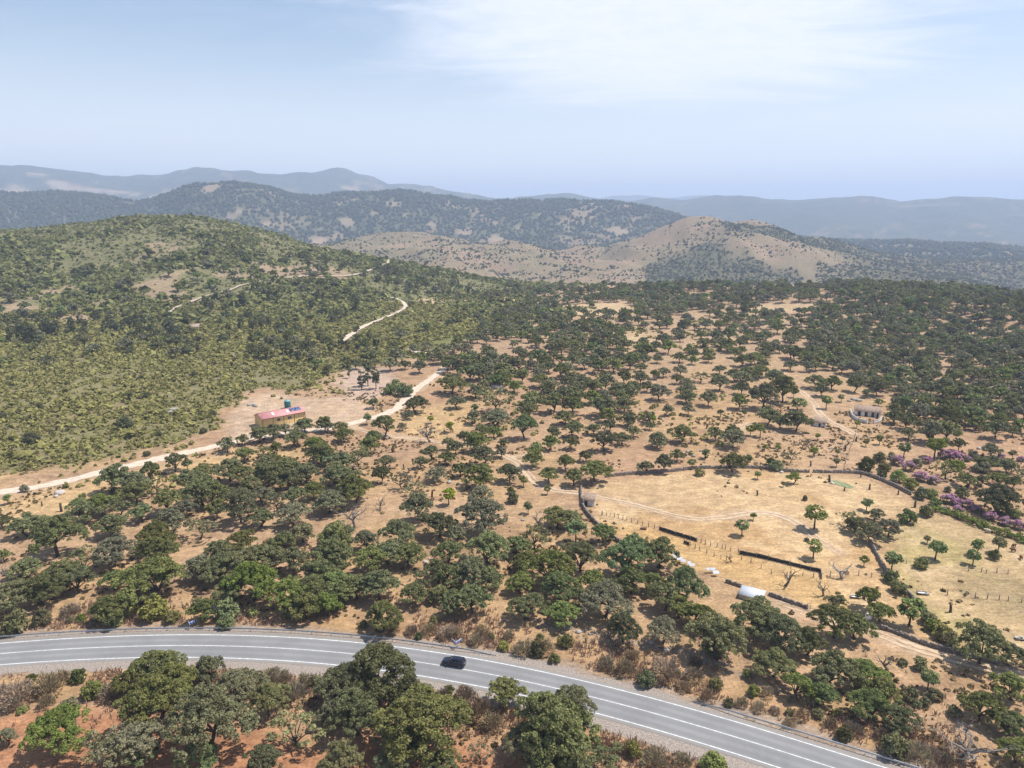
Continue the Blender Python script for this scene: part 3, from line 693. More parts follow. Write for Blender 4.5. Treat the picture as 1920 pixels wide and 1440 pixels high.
for k in range(5):
    rng = np.random.default_rng(210 + k); C = []
    for _ in range(34):
        d = unit(rng, 1)[0]; s = rng.uniform(.6, 1.05); C.append((d[0] * .32 * s, d[1] * .32 * s, .10 + abs(d[2]) * .38 * s, .13 * rng.uniform(.6, 1.2), np.clip(.48 + rng.normal() * .18, 0, 1)))
    V, t = foliage(C, 1500, .058, rng); m = MB()
    for q in range(6):
        a = q * 1.05 + rng.random(); m.tube([(math.cos(a) * .03, math.sin(a) * .03, -.04), (math.cos(a) * .2, math.sin(a) * .2, .3)], [.016, .006], 4)
    BUSH.append((leaf_mesh('foliage', V, t, LEAF['scrub']), None, m.mesh('stem', M_bark, True)))
DRYB = []          # upright, twiggy, half-dry roadside shrubs; unit = width 1
for k in range(5):
    rng = np.random.default_rng(230 + k); n = 900; a = rng.random(n) * 6.283; rad = np.sqrt(rng.random(n)) * .42; z = rng.random(n) ** .8 * (.85 - rad * .8)
    P = np.stack([np.cos(a) * rad, np.sin(a) * rad, z], -1); P += (fbm(P[:, 0] * 10 + k * 7, P[:, 1] * 10, 1.3, 2, 5)[:, None] - .5) * .35
    d = P * np.array([1.2, 1.2, .4]) + np.array([0, 0, .3]) ; d /= np.linalg.norm(d, axis=1, keepdims=True)
    nr = np.cross(d, unit(rng, n)); nr /= np.linalg.norm(nr, axis=1, keepdims=True) + 1e-9
    s = .07 * (.6 + .8 * rng.random(n)); b = np.cross(nr, d); b /= np.linalg.norm(b, axis=1, keepdims=True)
    V = np.stack([P - b * s[:, None] * .25, P + b * s[:, None] * .25, P + b * s[:, None] * .15 + d * s[:, None] * 1.5, P - b * s[:, None] * .1 + d * s[:, None] * 1.3], 1).reshape(-1, 3)
    m = MB()
    for q in range(9):
        a_ = q * .7 + rng.random(); l = rng.uniform(.3, .6); m.tube([(0, 0, -.05), (math.cos(a_) * l * .5, math.sin(a_) * l * .5, l * 1.1)], [.012, .004], 4)
    DRYB.append((leaf_mesh('foliage', V, np.clip(.5 + rng.normal(size=n) * .25, 0, 1), LEAF['dry']), None, m.mesh('stem', M_dead, True)))
def dead_tree_mesh(seed, n0=5, depth=4, spread=.9, up=.55):
    rng = np.random.default_rng(seed); m = MB()
    def grow(p, d, l, r, k):
        pts = [p]; q = np.array(p, float); dd = np.array(d, float)
        for _ in range(4):
            dd = dd + rng.normal(size=3) * .28; dd[2] += .05; dd /= np.linalg.norm(dd); q = q + dd * l / 4; pts.append(q.copy())
        m.tube(pts, np.linspace(r, r * .55, 5), 6 if k > 2 else 4)
        if k == 0: return
        for _ in range(2 if k < depth - 1 else 3):
            nd = dd + rng.normal(size=3) * spread * .6; nd[2] += .12 * up; nd /= np.linalg.norm(nd); grow(pts[rng.integers(2, 5)], nd, l * rng.uniform(.6, .85), r * .52, k - 1)
    f = np.array([rng.normal() * .05, rng.normal() * .05, .2]); m.tube([(0, 0, -.04), (0, 0, .02), f * .6, f], [.06, .045, .036, .032], 8)
    for i in range(n0):
        a = 2 * math.pi * i / n0 + rng.random(); grow(f, (math.cos(a) * spread, math.sin(a) * spread, up), rng.uniform(.18, .28), .022, depth - 2)
    return m
DEADS = [dead_tree_mesh(s, 4 + s % 2, 5, .9, .6).mesh('limbs', M_dead, True) for s in (3, 4, 5)]
TWIGGY = dead_tree_mesh(21, 7, 6, .95, .6).mesh('limbs', M_dead, True)
DEADPALE = dead_tree_mesh(11, 4, 4, 1.1, .35).mesh('limbs', M_deadpale, True)

# ------------------------------------------------------------------ the trees read off the photograph, crop by crop:
# (x, y, width) of each crown in the crop, then an optional kind letter
Sc = 660 / 1920
CROPS = {
(0, 680): '''1240,450,90 1320,420,70 1415,395,100 1490,375,110 1560,362,90 1612,412,120 1720,430,120m 1660,335,110 1770,340,90 1850,345,90 1330,505,110 1440,490,90 1505,470,80 1440,545,110 1495,528,90
820,595,110 620,650,160 730,670,150 735,715,150d 850,668,120 1095,602,110 1040,650,150 1100,700,200 1190,735,150 1250,590,150 1325,612,130 1365,662,110 1460,620,130 1560,570,150 1570,640,130 1665,605,130 1745,500,140d 1850,530,150 1850,625,150 1705,700,110 1605,740,120 910,765,150 1000,800,110g 650,790,130 550,775,140m 470,815,150 425,785,90m
1180,810,110 1310,800,190 1420,840,140 1430,720,130g 1510,765,120 1600,835,150g 1790,770,140g 1885,720,130 140,890,150 235,885,110 300,960,250 330,860,70g 930,885,160g 850,950,190d 1090,905,150s 615,1040,190g 850,1045,200 1310,965,150d 1195,1035,190 1550,1000,150 1650,930,130g 1840,945,170 1840,1070,150 445,1090,160 330,1155,190 60,1285,200g 220,1245,200d 130,1120,140 430,1195,160 830,1175,300o 1095,1120,160g 1200,1130,190 1325,1110,190g 1440,1065,170 1600,1090,140g 1375,1205,250m 1275,1235,180 1560,1265,240m 1700,1235,200o 1850,1250,180 1745,1150,170 1660,1335,170 15,875,80g 20,1060,70g''',
(600, 680): '''520,225,130d 290,225,65 480,285,60g 720,110,150 850,150,110 745,210,100 960,195,180 1060,130,80 990,65,130 870,45,120 1140,265,110 1275,222,130 1380,232,110 1335,300,95 1545,232,150d 1570,290,90 1660,222,110 1700,135,100 1850,160,110g 1895,262,70 1620,130,100 1400,140,100 1490,125,110 1320,45,100 1200,95,100 1200,25,90
960,290,160g 880,362,85g 950,378,75g 355,350,120 450,348,60 130,390,110 40,350,80 1115,360,140b 1000,435,65 985,490,70 1275,382,85 1260,442,85 1385,362,110 1370,432,100d 1490,362,80 1550,425,140d 1650,412,95 1580,345,80g 1800,342,60 1840,420,110 1710,375,75g 1180,478,90 1165,525,110
785,412,85 705,440,85 850,440,120m 880,380,110 890,510,130d 740,462,90g 605,490,110 550,540,85 690,522,85 362,540,100g 270,450,110 210,512,140g 290,400,90 15,520,110m 100,540,120 80,605,140 335,620,95d 190,690,190o 55,765,140g 635,608,100g 760,592,80 870,620,160o 1035,600,130d 1250,612,110 1340,548,100 1385,632,100 1500,592,150 1450,510,75 1775,572,80d 1875,560,95d
445,648,110s 520,690,100s 530,800,155g 880,732,125g 650,885,170d 890,840,230g 1290,840,150 1360,850,115
430,930,190o 250,980,120g 80,960,170 70,1050,170 750,950,110g 700,1045,140 480,1050,160 370,1035,170 275,1075,170 925,1020,230m 1080,1000,140m 1170,965,150g 1260,1110,250o 1420,1065,190 1100,1085,110d 1680,1085,240b 1860,1060,160 1760,1000,105g 635,1140,120 550,1175,140 820,1155,190 905,1180,150 715,1180,140 1090,1200,150 1310,1225,190m 1560,1295,240g 1480,1215,140 1700,1185,190 1815,1200,140 1885,1290,160 90,1205,170m 200,1225,170 320,1225,170o 520,1270,125d 650,1260,115 720,1325,140m 830,1305,170m 40,1325,140m''',
(1260, 680): '''160,70,100 80,110,85 262,110,105 382,140,85 368,215,95 200,192,110 500,190,150d 610,150,160 690,222,85 525,290,130 592,322,95 682,318,140 405,60,100 480,40,100 560,82,110 790,100,105 872,112,90d 820,152,80 1000,120,95 1062,168,60d 1130,110,100 1215,295,95 1215,258,80 1240,220,80 1130,215,50 1300,222,75 1370,232,95 1500,290,140d 1430,272,90 1480,342,75 1660,330,95 1782,322,90 1862,372,70 1560,232,90 1640,150,110 1730,205,100 1850,232,100 1510,160,110 1400,140,100
60,375,140 240,392,85 330,372,75g 335,412,130g 30,505,85 335,545,130d 650,510,95s 665,632,75
965,850,110s 1110,822,95g 1000,885,110d 1185,900,130g 1085,925,140g 1565,450,75g 1740,480,100g 1500,575,150 1610,640,100 1690,640,75 1785,738,210d 1790,625,110 1860,650,95 1700,540,110 1830,560,110 1900,610,90''',
(1260, 1080): '''75,60,230m 890,245,240 1000,280,170 900,140,110g 1075,135,140 1140,195,140 1690,385,250 1850,420,190
250,345,300g 480,240,270 600,325,240 745,355,200d 140,210,200 560,470,210 40,160,180 690,605,170m 820,635,170m 890,510,280o 1050,525,190m 1150,615,180 1080,700,210b 1235,780,190d 1860,610,180 1690,715,200 1850,790,220 1885,950,190''',
(0, 1080): '''850,500,260o 945,545,260 740,565,230d 1140,520,180 850,700,340o 1130,810,410g 1300,590,260g 1465,680,220g 1620,840,270s 1080,990,220b 730,900,290g 590,960,280s 330,840,300m 1870,600,240d 1820,730,190g 1860,990,190s 770,965,160m 40,880,120g''',
(600, 1080): '''330,530,390d 140,600,280 200,750,320 480,640,240g 570,800,470o 430,900,290 1000,620,180o 1370,680,230g 1270,830,470o 1120,905,240g 1400,960,320o 875,970,120s 120,985,230g 1280,990,300o''',
}
KIND = {'': 'oak', 'g': 'grey', 'd': 'dark', 'm': 'mid', 'b': 'bright', 'o': 'oak', 's': 'sparse'}
trees = []
for (ox, oy), txt in CROPS.items():
    for tok in txt.split():
        mt = re.match(r'(\d+),(\d+),(\d+)(\w?)', tok); x, y, w, k = mt.groups()
        trees.append((ox + int(x) * Sc, oy + int(y) * Sc, int(w) * Sc, KIND[k]))
GROW = 1.13
gf = np.random.default_rng(12)
# the closed groves: trees between those read off one by one
FILL = [(190,905,590,1150),(260,870,600,960),(620,990,1150,1165),(1000,1090,1240,1185),(1420,1195,1560,1290),(1150,1050,1290,1165),(430,830,620,900),(860,690,1350,800),(1235,1095,1345,1200),(1385,1165,1470,1260),(230,1260,560,1430),(600,1250,900,1440)]
fx, fy, fw = [], [], []
for (x0, y0, x1, y1) in FILL:
    k = 900; X = gf.uniform(x0, x1, k); Y = gf.uniform(y0, y1, k)
    for a, b in zip(X, Y):
        w = float(np.interp(b, [690, 800, 900, 1000, 1150, 1400], [26, 34, 46, 54, 66, 90])) * gf.uniform(.75, 1.15)
        ok = all(abs(a - t[0]) / ((w + t[2]) * .46) + 0 > 1 or abs(b - t[1]) / ((w + t[2]) * .36) > 1 for t in trees)
        road_y = np.interp(a, [p[0] for p in ROADPX], [p[1] for p in ROADPX])
        if abs(b - road_y) < 48 + w * .35 or not ok: continue
        if vnoise(np.array([a / 60.]), np.array([b / 34.]), 4)[0] < .36: continue
        trees.append((a, b, w, ('oak', 'grey', 'oak', 'dark', 'mid', 'oak')[int(gf.integers(6))]))
trees += [(846,678,36,'oak'), (826,669,32,'grey'), (858,690,34,'dark'), (838,688,28,'oak'), (790,672,30,'grey')]
print('with fill', len(trees))
tx_ = np.array([t[0] for t in trees]); ty_ = np.array([t[1] for t in trees]); tw_ = np.array([t[2] for t in trees])
TP, TWm = crown_at(tx_, ty_, tw_, hc=.42)
TWm = TWm * np.where((tx_ < 1270) & (ty_ > 870) & (ty_ < 1180), 1.26, GROW)
order_ = np.argsort(-tw_); named = set(order_[:300].tolist())
# keep clear of the carriageway
dr = dist_line(TP[:, 0], TP[:, 1], roadx, roady)
for k_ in np.where(dr < 6.5)[0]:
    j_ = np.argmin(np.hypot(roadx - TP[k_, 0], roady - TP[k_, 1])); s_ = 1 if (TP[k_, 0] - roadx[j_]) * rnx[j_] + (TP[k_, 1] - roady[j_]) * rny[j_] > 0 else -1
    TP[k_, 0] = roadx[j_] + rnx[j_] * 6.8 * s_; TP[k_, 1] = roady[j_] + rny[j_] * 6.8 * s_
TP[:, 2] = height(TP[:, 0], TP[:, 1])
print('individual oaks', len(trees), 'width m', TWm.min(), np.median(TWm), TWm.max())
def slot(o, mat):
    o.material_slots[0].link = 'OBJECT'; o.material_slots[0].material = mat
REG = []           # every tree and bush for the labels: (object, picture x, picture y, noun, look)
def plant(name, proto, loc, sx, sz, rz, cat, group, leaf=None, fine=True, parts=('crown', 'trunk'), look='', noun='', px=None):
    root = thing(name, None, cat, loc, rz, group)
    c = obj(parts[0], proto[0] if fine or proto[1] is None else proto[1], root); t = obj(parts[1], proto[2], root)
    if leaf is not None: slot(c, leaf)
    root.scale = (sx, sx * (.82 + .36 * ((loc[0] * 7.1) % 1)), sz)
    if px is None:
        a, b, _ = project(loc[0], loc[1], loc[2] + sz * .4); px = (float(a), float(b))
    REG.append([root, px[0], px[1], noun, look]); return root
LOOK = {'oak': 'olive green', 'grey': 'grey-green', 'dark': 'dark green', 'mid': 'mid green', 'bright': 'bright green', 'sparse': 'thin-crowned'}
rng = np.random.default_rng(5)
for i, (t, p, w) in enumerate(zip(trees, TP, TWm)):
    if i not in named: continue
    k = t[3]; proto = SPARSE[i % 3] if k == 'sparse' or (k in ('oak', 'grey') and t[2] < 62 and (i * 37) % 100 < 9) else (BIG[int(rng.integers(5))] if t[2] > 62 else OAKS[int(rng.integers(16))])
    sx = float(w) * 1.0; sz = sx * float(rng.uniform(.84, 1.16))
    if k in ('bright',): sz *= 1.12
    plant('holm_oak', proto, p.tolist(), sx, sz, float(rng.random() * 6.28), 'oak tree', 'holm oaks of the open wood', LEAF['grey' if k == 'sparse' else k], t[2] > 33, look=LOOK[k], noun='holm oak', px=(t[0], t[1]))

# ------------------------------------------------------------------ trees too many to name one by one: the wood beyond
def scatter(n, az0, az1, r0, r1, seed):
    g = np.random.default_rng(seed); a = g.uniform(az0, az1, n); r = np.sqrt(g.uniform(r0 ** 2, r1 ** 2, n)); return r * np.sin(a), r * np.cos(a), g
def thin(x, y, dmin):
    cell = {}; keep = np.zeros(len(x), bool); ix = np.floor(x / dmin).astype(int); iy = np.floor(y / dmin).astype(int)
    for k in range(len(x)):
        ok = True
        for a in (-1, 0, 1):
            for b in (-1, 0, 1):
                for q in cell.get((ix[k] + a, iy[k] + b), ()):
                    if (x[k] - x[q]) ** 2 + (y[k] - y[q]) ** 2 < dmin * dmin: ok = False; break
                if not ok: break
            if not ok: break
        if ok: keep[k] = True; cell.setdefault((ix[k], iy[k]), []).append(k)
    return keep
HAND_R = 333.0
x, y, g = scatter(24000, -.72, .74, 215, 790, 1)
r = np.hypot(x, y); az = np.arctan2(x, y)
PX, PY, _ = project(x, y, height(x, y))
dens = .74 * sstep(.37, .52, fbm(x, y, 60, 3, 81)) * (.55 + .9 * sstep(.35, .6, fbm(x, y, 130, 2, 82)))
dens = np.maximum(dens, .17); dens = np.where(PX > 1450, np.maximum(dens, (.80 * sstep(1450, 1650, PX)) * (.35 + .65 * sstep(.36, .50, fbm(x, y, 45, 3, 83)))), dens)
scr = Z_scrub.mask(x, y, 8, 6, 7); dens *= (1 - .95 * scr)
hl = sstep(520, 560, r) * sstep(.02, -.06, az); dens *= (1 - .92 * hl); dens *= np.where((PX > 860) & (PX < 1480), .80, 1)
for Z in Z_clear: dens *= 1 - .97 * Z.mask(x, y, 6, 6, 8)
dens *= 1 - Z_field.mask(x, y, 5, 4, 10)
dens *= np.where(PX > 1600, sstep(850, 800, PY), np.where((PX > 860) & (PX < 1450), sstep(800, 740, PY) * .75, sstep(705, 692, PY)))
dens *= 1 - sstep(92, 62, np.hypot((PX - 1570) * .62, PY - 800))                                  # nearer ones are placed one by one
for k, (a_, b_) in TR.items(): dens *= sstep(3.0, 5.5, dist_line(x, y, a_[::4], b_[::4])) if k in ('gravel', 'switch', 'hill', 'upper', 'stable', 'oaks') else 1
keep = g.random(len(x)) < dens; x, y = x[keep], y[keep]
kp = thin(x, y, 5.6); x, y = x[kp], y[kp]
dmin = np.array([np.min(np.hypot(TP[:, 0] - a_, TP[:, 1] - b_)) for a_, b_ in zip(x, y)]); x, y = x[dmin > 5.5], y[dmin > 5.5]
print('wood oaks', len(x))
g = np.random.default_rng(8)
WOOD = np.stack([x, y, height(x, y)], -1)
small = np.array([k for k in range(len(trees)) if k not in named]); WSIZE = np.concatenate([g.uniform(6.2, 11.0, len(WOOD)), TWm[small]]); WOOD = np.concatenate([WOOD, TP[small]])
def instance_cloud(name, P, scale3, rotz, protos, look_mats):
    """one object: points in geometry nodes carrying the prototype trees"""
    n = len(P); me = bpy.data.meshes.new(name); me.vertices.add(n); me.vertices.foreach_set('co', np.asarray(P, np.float32).ravel())
    a = me.attributes.new('size', 'FLOAT_VECTOR', 'POINT'); a.data.foreach_set('vector', np.asarray(scale3, np.float32).ravel())
    a = me.attributes.new('turn', 'FLOAT', 'POINT'); a.data.foreach_set('value', np.asarray(rotz, np.float32))
    a = me.attributes.new('pick', 'INT', 'POINT'); a.data.foreach_set('value', np.random.default_rng(2).integers(0, len(protos), n).astype(np.int32))
    o = obj(name, me); ng = bpy.data.node_groups.new(name, 'GeometryNodeTree')
    ng.interface.new_socket('Geometry', in_out='INPUT', socket_type='NodeSocketGeometry'); ng.interface.new_socket('Geometry', in_out='OUTPUT', socket_type='NodeSocketGeometry')
    gi = ng.nodes.new('NodeGroupInput'); go = ng.nodes.new('NodeGroupOutput')
    m2p = ng.nodes.new('GeometryNodeMeshToPoints'); ng.links.new(gi.outputs[0], m2p.inputs[0])
    def attr(nm, typ):
        q = ng.nodes.new('GeometryNodeInputNamedAttribute'); q.data_type = typ; q.inputs[0].default_value = nm; return q.outputs[0]
    iop = ng.nodes.new('GeometryNodeInstanceOnPoints'); ng.links.new(m2p.outputs[0], iop.inputs['Points'])
    g2i = ng.nodes.new('GeometryNodeGeometryToInstance')
    for pm in reversed(protos):
        oi = ng.nodes.new('GeometryNodeObjectInfo'); oi.inputs['Object'].default_value = pm; ng.links.new(oi.outputs['Geometry'], g2i.inputs[0])
    ng.links.new(g2i.outputs[0], iop.inputs['Instance']); iop.inputs['Pick Instance'].default_value = True
    ng.links.new(attr('pick', 'INT'), iop.inputs['Instance Index']); ng.links.new(attr('size', 'FLOAT_VECTOR'), iop.inputs['Scale'])
    cxyz = ng.nodes.new('ShaderNodeCombineXYZ'); ng.links.new(attr('turn', 'FLOAT'), cxyz.inputs[2])
    e2r = ng.nodes.new('FunctionNodeEulerToRotation'); ng.links.new(cxyz.outputs[0], e2r.inputs[0]); ng.links.new(e2r.outputs[0], iop.inputs['Rotation'])
    ng.links.new(iop.outputs[0], go.inputs[0])
    md = o.modifiers.new('scatter', 'NODES'); md.node_group = ng; return o
def combine_tree(name, crown, trunk, leaf):
    """crown and trunk of a prototype in one mesh, kept out of the scene"""
    def arr(me):
        V = np.empty(len(me.vertices) * 3, np.float32); me.vertices.foreach_get('co', V); return V.reshape(-1, 3)
    cv = arr(crown); n = len(crown.polygons); t = np.empty(n, np.float32); crown.attributes['tint'].data.foreach_get('value', t)
    tv = arr(trunk); tq = [tuple(p.vertices) for p in trunk.polygons if len(p.vertices) == 4]
    me = new_mesh(name, np.concatenate([cv, tv]), np.concatenate([np.arange(n * 4).reshape(-1, 4), np.array(tq) + len(cv)]), [leaf, M_bark], False,
                  {'tint': ('FLOAT', 'FACE', np.concatenate([t, np.zeros(len(tq))]))}, np.concatenate([np.zeros(n), np.ones(len(tq))]))
    return bpy.data.objects.new(name, me)          # not linked: only the instances show
far_protos = []
for k in range(10):
    rng = np.random.default_rng(300 + k); L = oak_lobes(rng, 7, flat=rng.uniform(.9, 1.1), gap=.1); V, t = foliage(oak_clumps(L, rng, 8, .075), 620, .092, rng)
    cm = leaf_mesh('crown', V, t, LEAF['oak']); far_protos.append(combine_tree('wood_oak', cm, OAKS[k][2], LEAF[('oak', 'grey', 'dark', 'oak', 'grey', 'mid', 'oak', 'dark', 'grey', 'oak')[k]]))
n = len(WOOD); s = WSIZE; s = s * np.where(np.hypot(WOOD[:, 0], WOOD[:, 1]) > 600, 1.08, 1)
wood = instance_cloud('oak_wood', WOOD, np.stack([s, s, s * g.uniform(.9, 1.15, n)], -1), g.uniform(0, 6.28, n), far_protos, None)
tag(wood, 'dense far wood of holm oaks spreading across the dry plain to the hills', kind='stuff')

def quad_clumps(P, W_, H_, per, seed, size=.5):
    """many small plants as real leaf faces in one mesh: per faces each"""
    g = np.random.default_rng(seed); n = len(P); d = unit(g, n * per); d[:, 2] = np.abs(d[:, 2])
    C = np.repeat(P, per, 0) + d * np.repeat(np.stack([W_ * .42, W_ * .42, H_ * .75], -1), per, 0)
    nr = d + .45 * g.normal(size=d.shape); nr[:, 2] += .2; nr /= np.linalg.norm(nr, axis=1, keepdims=True)
    sz = np.repeat(W_ * size, per) * g.uniform(.7, 1.25, n * per)
    tint = np.clip(np.repeat(g.normal(.5, .2, n), per) + g.normal(0, .17, n * per), 0, 1)
    return leaf_quads(C, nr, sz, g, .8), tint
def blobs(P, W_, H_, seed, rows=2):
    """distant crowns: small uneven closed lumps, 6-sided"""
    g = np.random.default_rng(seed); n = len(P); k = 6; th = np.arange(k) * 2 * math.pi / k; V = np.zeros((n, 2 * k + 1, 3))
    for lv, (rad, zz_) in enumerate(((.5, .05), (.42, .55))):
        j_ = g.uniform(.75, 1.25, (n, k)); a = th[None, :] + g.uniform(0, 6.28, n)[:, None]
        V[:, lv * k:(lv + 1) * k, 0] = np.cos(a) * rad * j_ * W_[:, None]; V[:, lv * k:(lv + 1) * k, 1] = np.sin(a) * rad * j_ * W_[:, None]; V[:, lv * k:(lv + 1) * k, 2] = zz_ * H_[:, None] * g.uniform(.7, 1.2, (n, k)) 
    V[:, 2 * k] = np.stack([g.normal(0, .08, n) * W_, g.normal(0, .08, n) * W_, H_], -1)
    V += P[:, None, :]; base = (np.arange(n) * (2 * k + 1))[:, None, None]
    q = np.array([(i, (i + 1) % k, k + (i + 1) % k, k + i) for i in range(k)]); t = np.array([(k + i, k + (i + 1) % k, 2 * k) for i in range(k)])
    tint = np.repeat(np.clip(g.normal(.42, .22, n), 0, 1), 2 * k)
    # faces: all quads first, then all triangles
    tq = np.repeat(np.clip(g.normal(.42, .22, n), 0, 1), k)
    return V.reshape(-1, 3), (base + q).reshape(-1, 4), (base + t).reshape(-1, 3), np.concatenate([tq, tq])
# scrub of the near slope and the hill
x, y, g = scatter(64000, -.75, .30, 210, 620, 21); m = Z_scrub.mask(x, y, 4, 6, 7); r = np.hypot(x, y)
open_ = np.maximum(.45, sstep(.74, .62, fbm(x, y, 30, 3, 91))) * (.55 + .45 * sstep(.35, .5, fbm(x, y, 9, 2, 92))); pr = m * open_ * .95
hl = sstep(505, 540, r) * sstep(.08, -.04, np.arctan2(x, y)) * .55; pr = np.maximum(pr, hl * open_)
pr = np.maximum(pr, .12 * sstep(.52, .64, fbm(x, y, 24, 3, 93)) * sstep(215, 260, r))
pr *= 1 - .9 * Z_yard.mask(x, y, 3, 4, 11); pr *= 1 - .75 * Z_rock.mask(x, y, 3, 4, 12)
for Z in Z_clear: pr *= 1 - .9 * Z.mask(x, y, 6, 6, 8)
for k, (a_, b_) in TR.items():
    if k != 'wall': pr *= sstep(2.8, 4.5, dist_line(x, y, a_[::4], b_[::4]))
keep = g.random(len(x)) < pr; x, y = x[keep], y[keep]; print('scrub', len(x))
w = np.clip(1.45 * np.exp(g.normal(0, .32, len(x))), .7, 3.6) * (1 + .35 * sstep(350, 550, np.hypot(x, y)))
V, t = quad_clumps(np.stack([x, y, height(x, y)], -1), w, w * g.uniform(.55, .85, len(x)), 8, 22, .66)
tag(obj('scrub', leaf_mesh('scrub', V, t, LEAF['scrub'])), 'low yellow-green rockrose scrub covering the slope above the gravel track', kind='stuff')
x, y, g = scatter(46000, -.75, .12, 540, 1080, 23); r = np.hypot(x, y); ra, za = table(np.arctan2(x, y), L_HILL)
pr = sstep(.40, .56, fbm(x, y, 70, 4, 95)) * (r < ra + 40) * sstep(.12, -.02, np.arctan2(x, y)) * .62 + .38
for Z in Z_slope: pr *= 1 - .85 * Z.mask(x, y, 8, 10, 8)
pr *= 1 - .8 * sstep(.60, .68, fbm(x, y, 45, 4, 55)) * sstep(.45, .6, fbm(x, y, 160, 2, 56))
for k in ('hill', 'switch'): pr *= sstep(3.5, 6, dist_line(x, y, TR[k][0][::3], TR[k][1][::3]) + 2.0)
pr *= sstep(.14, .02, np.arctan2(x, y))
keep = g.random(len(x)) < pr; x, y = x[keep], y[keep]; print('hill bushes', len(x))
w = np.clip(2.0 * np.exp(g.normal(0, .48, len(x))), 1, 7) * (.85 + .5 * sstep(.40, .56, fbm(x, y, 70, 4, 95))); h = w * g.uniform(.5, .85, len(x))
V, t = quad_clumps(np.stack([x, y, height(x, y)], -1), w, h, 8, 24, .62)
tag(obj('hill_bushes', leaf_mesh('hill_bushes', V, t, LEAF['hill'])), 'dark green bushes and small trees covering the rounded hill', kind='stuff')
# woods on the hills behind
x, y, g = scatter(105000, -.70, .70, 1250, 3650, 25); r = np.hypot(x, y); az = np.arctan2(x, y)
op = hill_open(x, y); tn = far_tan(x, y)
zt = height(x, y)
terr = sstep(.45, .80, np.abs(((zt + 4 * fbm(x, y, 200, 2, 99)) / 13.0) % 1 - .5) * 2)
clump = sstep(.44, .56, fbm(x, y, 75, 4, 96)); pr = np.where(r < 2450, np.where(op > .30, .05 + .55 * terr * sstep(.34, .55, fbm(x, y, 170, 3, 97)) + .55 * clump * sstep(.40, .55, fbm(x, y, 260, 3, 98)), .95), (1 - op * .9)) * (1 - tn * .95)
d1 = table(az, L_TAN); d2 = table(az, L_DARK)
pr = np.where((r > d1[0] + 60) & (r < 2350) & (az < .36), 0, pr); pr = np.where(r > d2[0] + 60, 0, pr)
keep = g.random(len(x)) < pr; x, y = x[keep], y[keep]; print('distant', len(x))
q = (np.hypot(x, y) > 2380) & (g.random(len(x)) < .50); x, y = x[q], y[q]
x2, y2, g2 = scatter(90000, -.32, .70, 1300, 2420, 27); r2 = np.hypot(x2, y2); az2 = np.arctan2(x2, y2); op2 = hill_open(x2, y2); z2 = height(x2, y2)
terr = sstep(.40, .85, np.abs(((z2 + 5 * fbm(x2, y2, 200, 2, 99)) / 12.0) % 1 - .5) * 2)
c1 = sstep(.42, .58, fbm(x2, y2, 60, 4, 96)); c2 = sstep(.40, .56, fbm(x2, y2, 240, 3, 98))
p2 = np.where(op2 > .28, .03 + .40 * terr * c2 + .42 * c1 * c2 + .12 * c1, .75 + .25 * c1)
dd = table(az2, L_TAN); p2 = np.where((r2 > dd[0] + 60) & (az2 < .36), 0, p2)
q = g2.random(len(x2)) < p2 * np.where(op2 > .28, .50, .95); x2, y2 = x2[q], y2[q]; print('tan hill', len(x2), 'far', len(x))
w2 = np.clip(3.3 * np.exp(g2.normal(0, .42, len(x2))), 1.6, 9)
V, q, t3, tn_ = blobs(np.stack([x2, y2, height(x2, y2) - .3], -1), w2, w2 * g2.uniform(.5, .85, len(x2)), 28)
tag(obj('terrace_bushes', new_mesh('terrace_bushes', V, [q, t3], LEAF['far'], False, {'tint': ('FLOAT', 'FACE', tn_)})), 'rows and clumps of bushes on the terraced tan hill beyond the wood', kind='stuff')
r = np.hypot(x, y); w = g.uniform(5.5, 10.5, len(x)) * (1 + .7 * sstep(2200, 3200, r)) ; w = np.where(r < 2450, w * g.uniform(.45, .95, len(x)), w); h = w * g.uniform(.55, .95, len(x)) + .4
V, q, t3, tn_ = blobs(np.stack([x, y, height(x, y) - .4], -1), w, h, 26)
me = new_mesh('distant_woods', V, [q, t3], LEAF['far'], False, {'tint': ('FLOAT', 'FACE', tn_)})
tag(obj('distant_woods', me), 'far dark woods dotting the blue hills behind the plain', kind='stuff')
# ------------------------------------------------------------------ saplings, bushes, oleanders, tall trees
def lst(ox, oy, sc, txt):
    out = []
    for tok in txt.split():
        x, y, w, k = re.match(r'(\d+),(\d+),(\d+)(\w?)', tok).groups(); out.append((ox + int(x) * sc, oy + int(y) * sc, int(w) * sc, k))
    return out
z1 = 360 / 1920
saps = lst(0, 680, Sc, '600,915,60b 450,730,40b 40,740,45b 1020,550,50g 700,175,45d 145,835,50b') + lst(600, 680, Sc, '700,720,75l 1135,785,55b 1395,905,105b 605,305,35l 710,345,48l 1240,690,40y 255,300,50b 1820,305,40l 845,245,40g 1110,640,50y') + \
    lst(1260, 680, Sc, '785,825,110l 385,890,72b 775,1005,85l 1050,1075,48l 445,835,34g 468,608,36b 608,660,24y 1065,765,55b 1445,1010,88b 1395,960,36d 1672,998,76b 1648,1053,70b 1785,985,80y 1205,1070,88b 1305,1345,130b 1270,465,66b 1406,403,40g 1495,425,40g 1135,415,44y 1060,430,36y 930,415,34y 795,398,32l 780,480,42l 505,458,32l 580,458,30l 903,485,30y 900,540,40y 395,272,28b 265,270,34d 925,188,36g 1010,328,36g 430,362,48l 485,358,60l 845,206,60b 665,160,40g 1440,450,90l 1860,495,40d 300,300,24b 110,545,44b 185,490,44b 415,520,44b') + lst(1260, 1080, Sc, '1405,555,90b')
SP_, SW = crown_at([s[0] for s in saps], [s[1] for s in saps], [s[2] for s in saps], hc=.80)
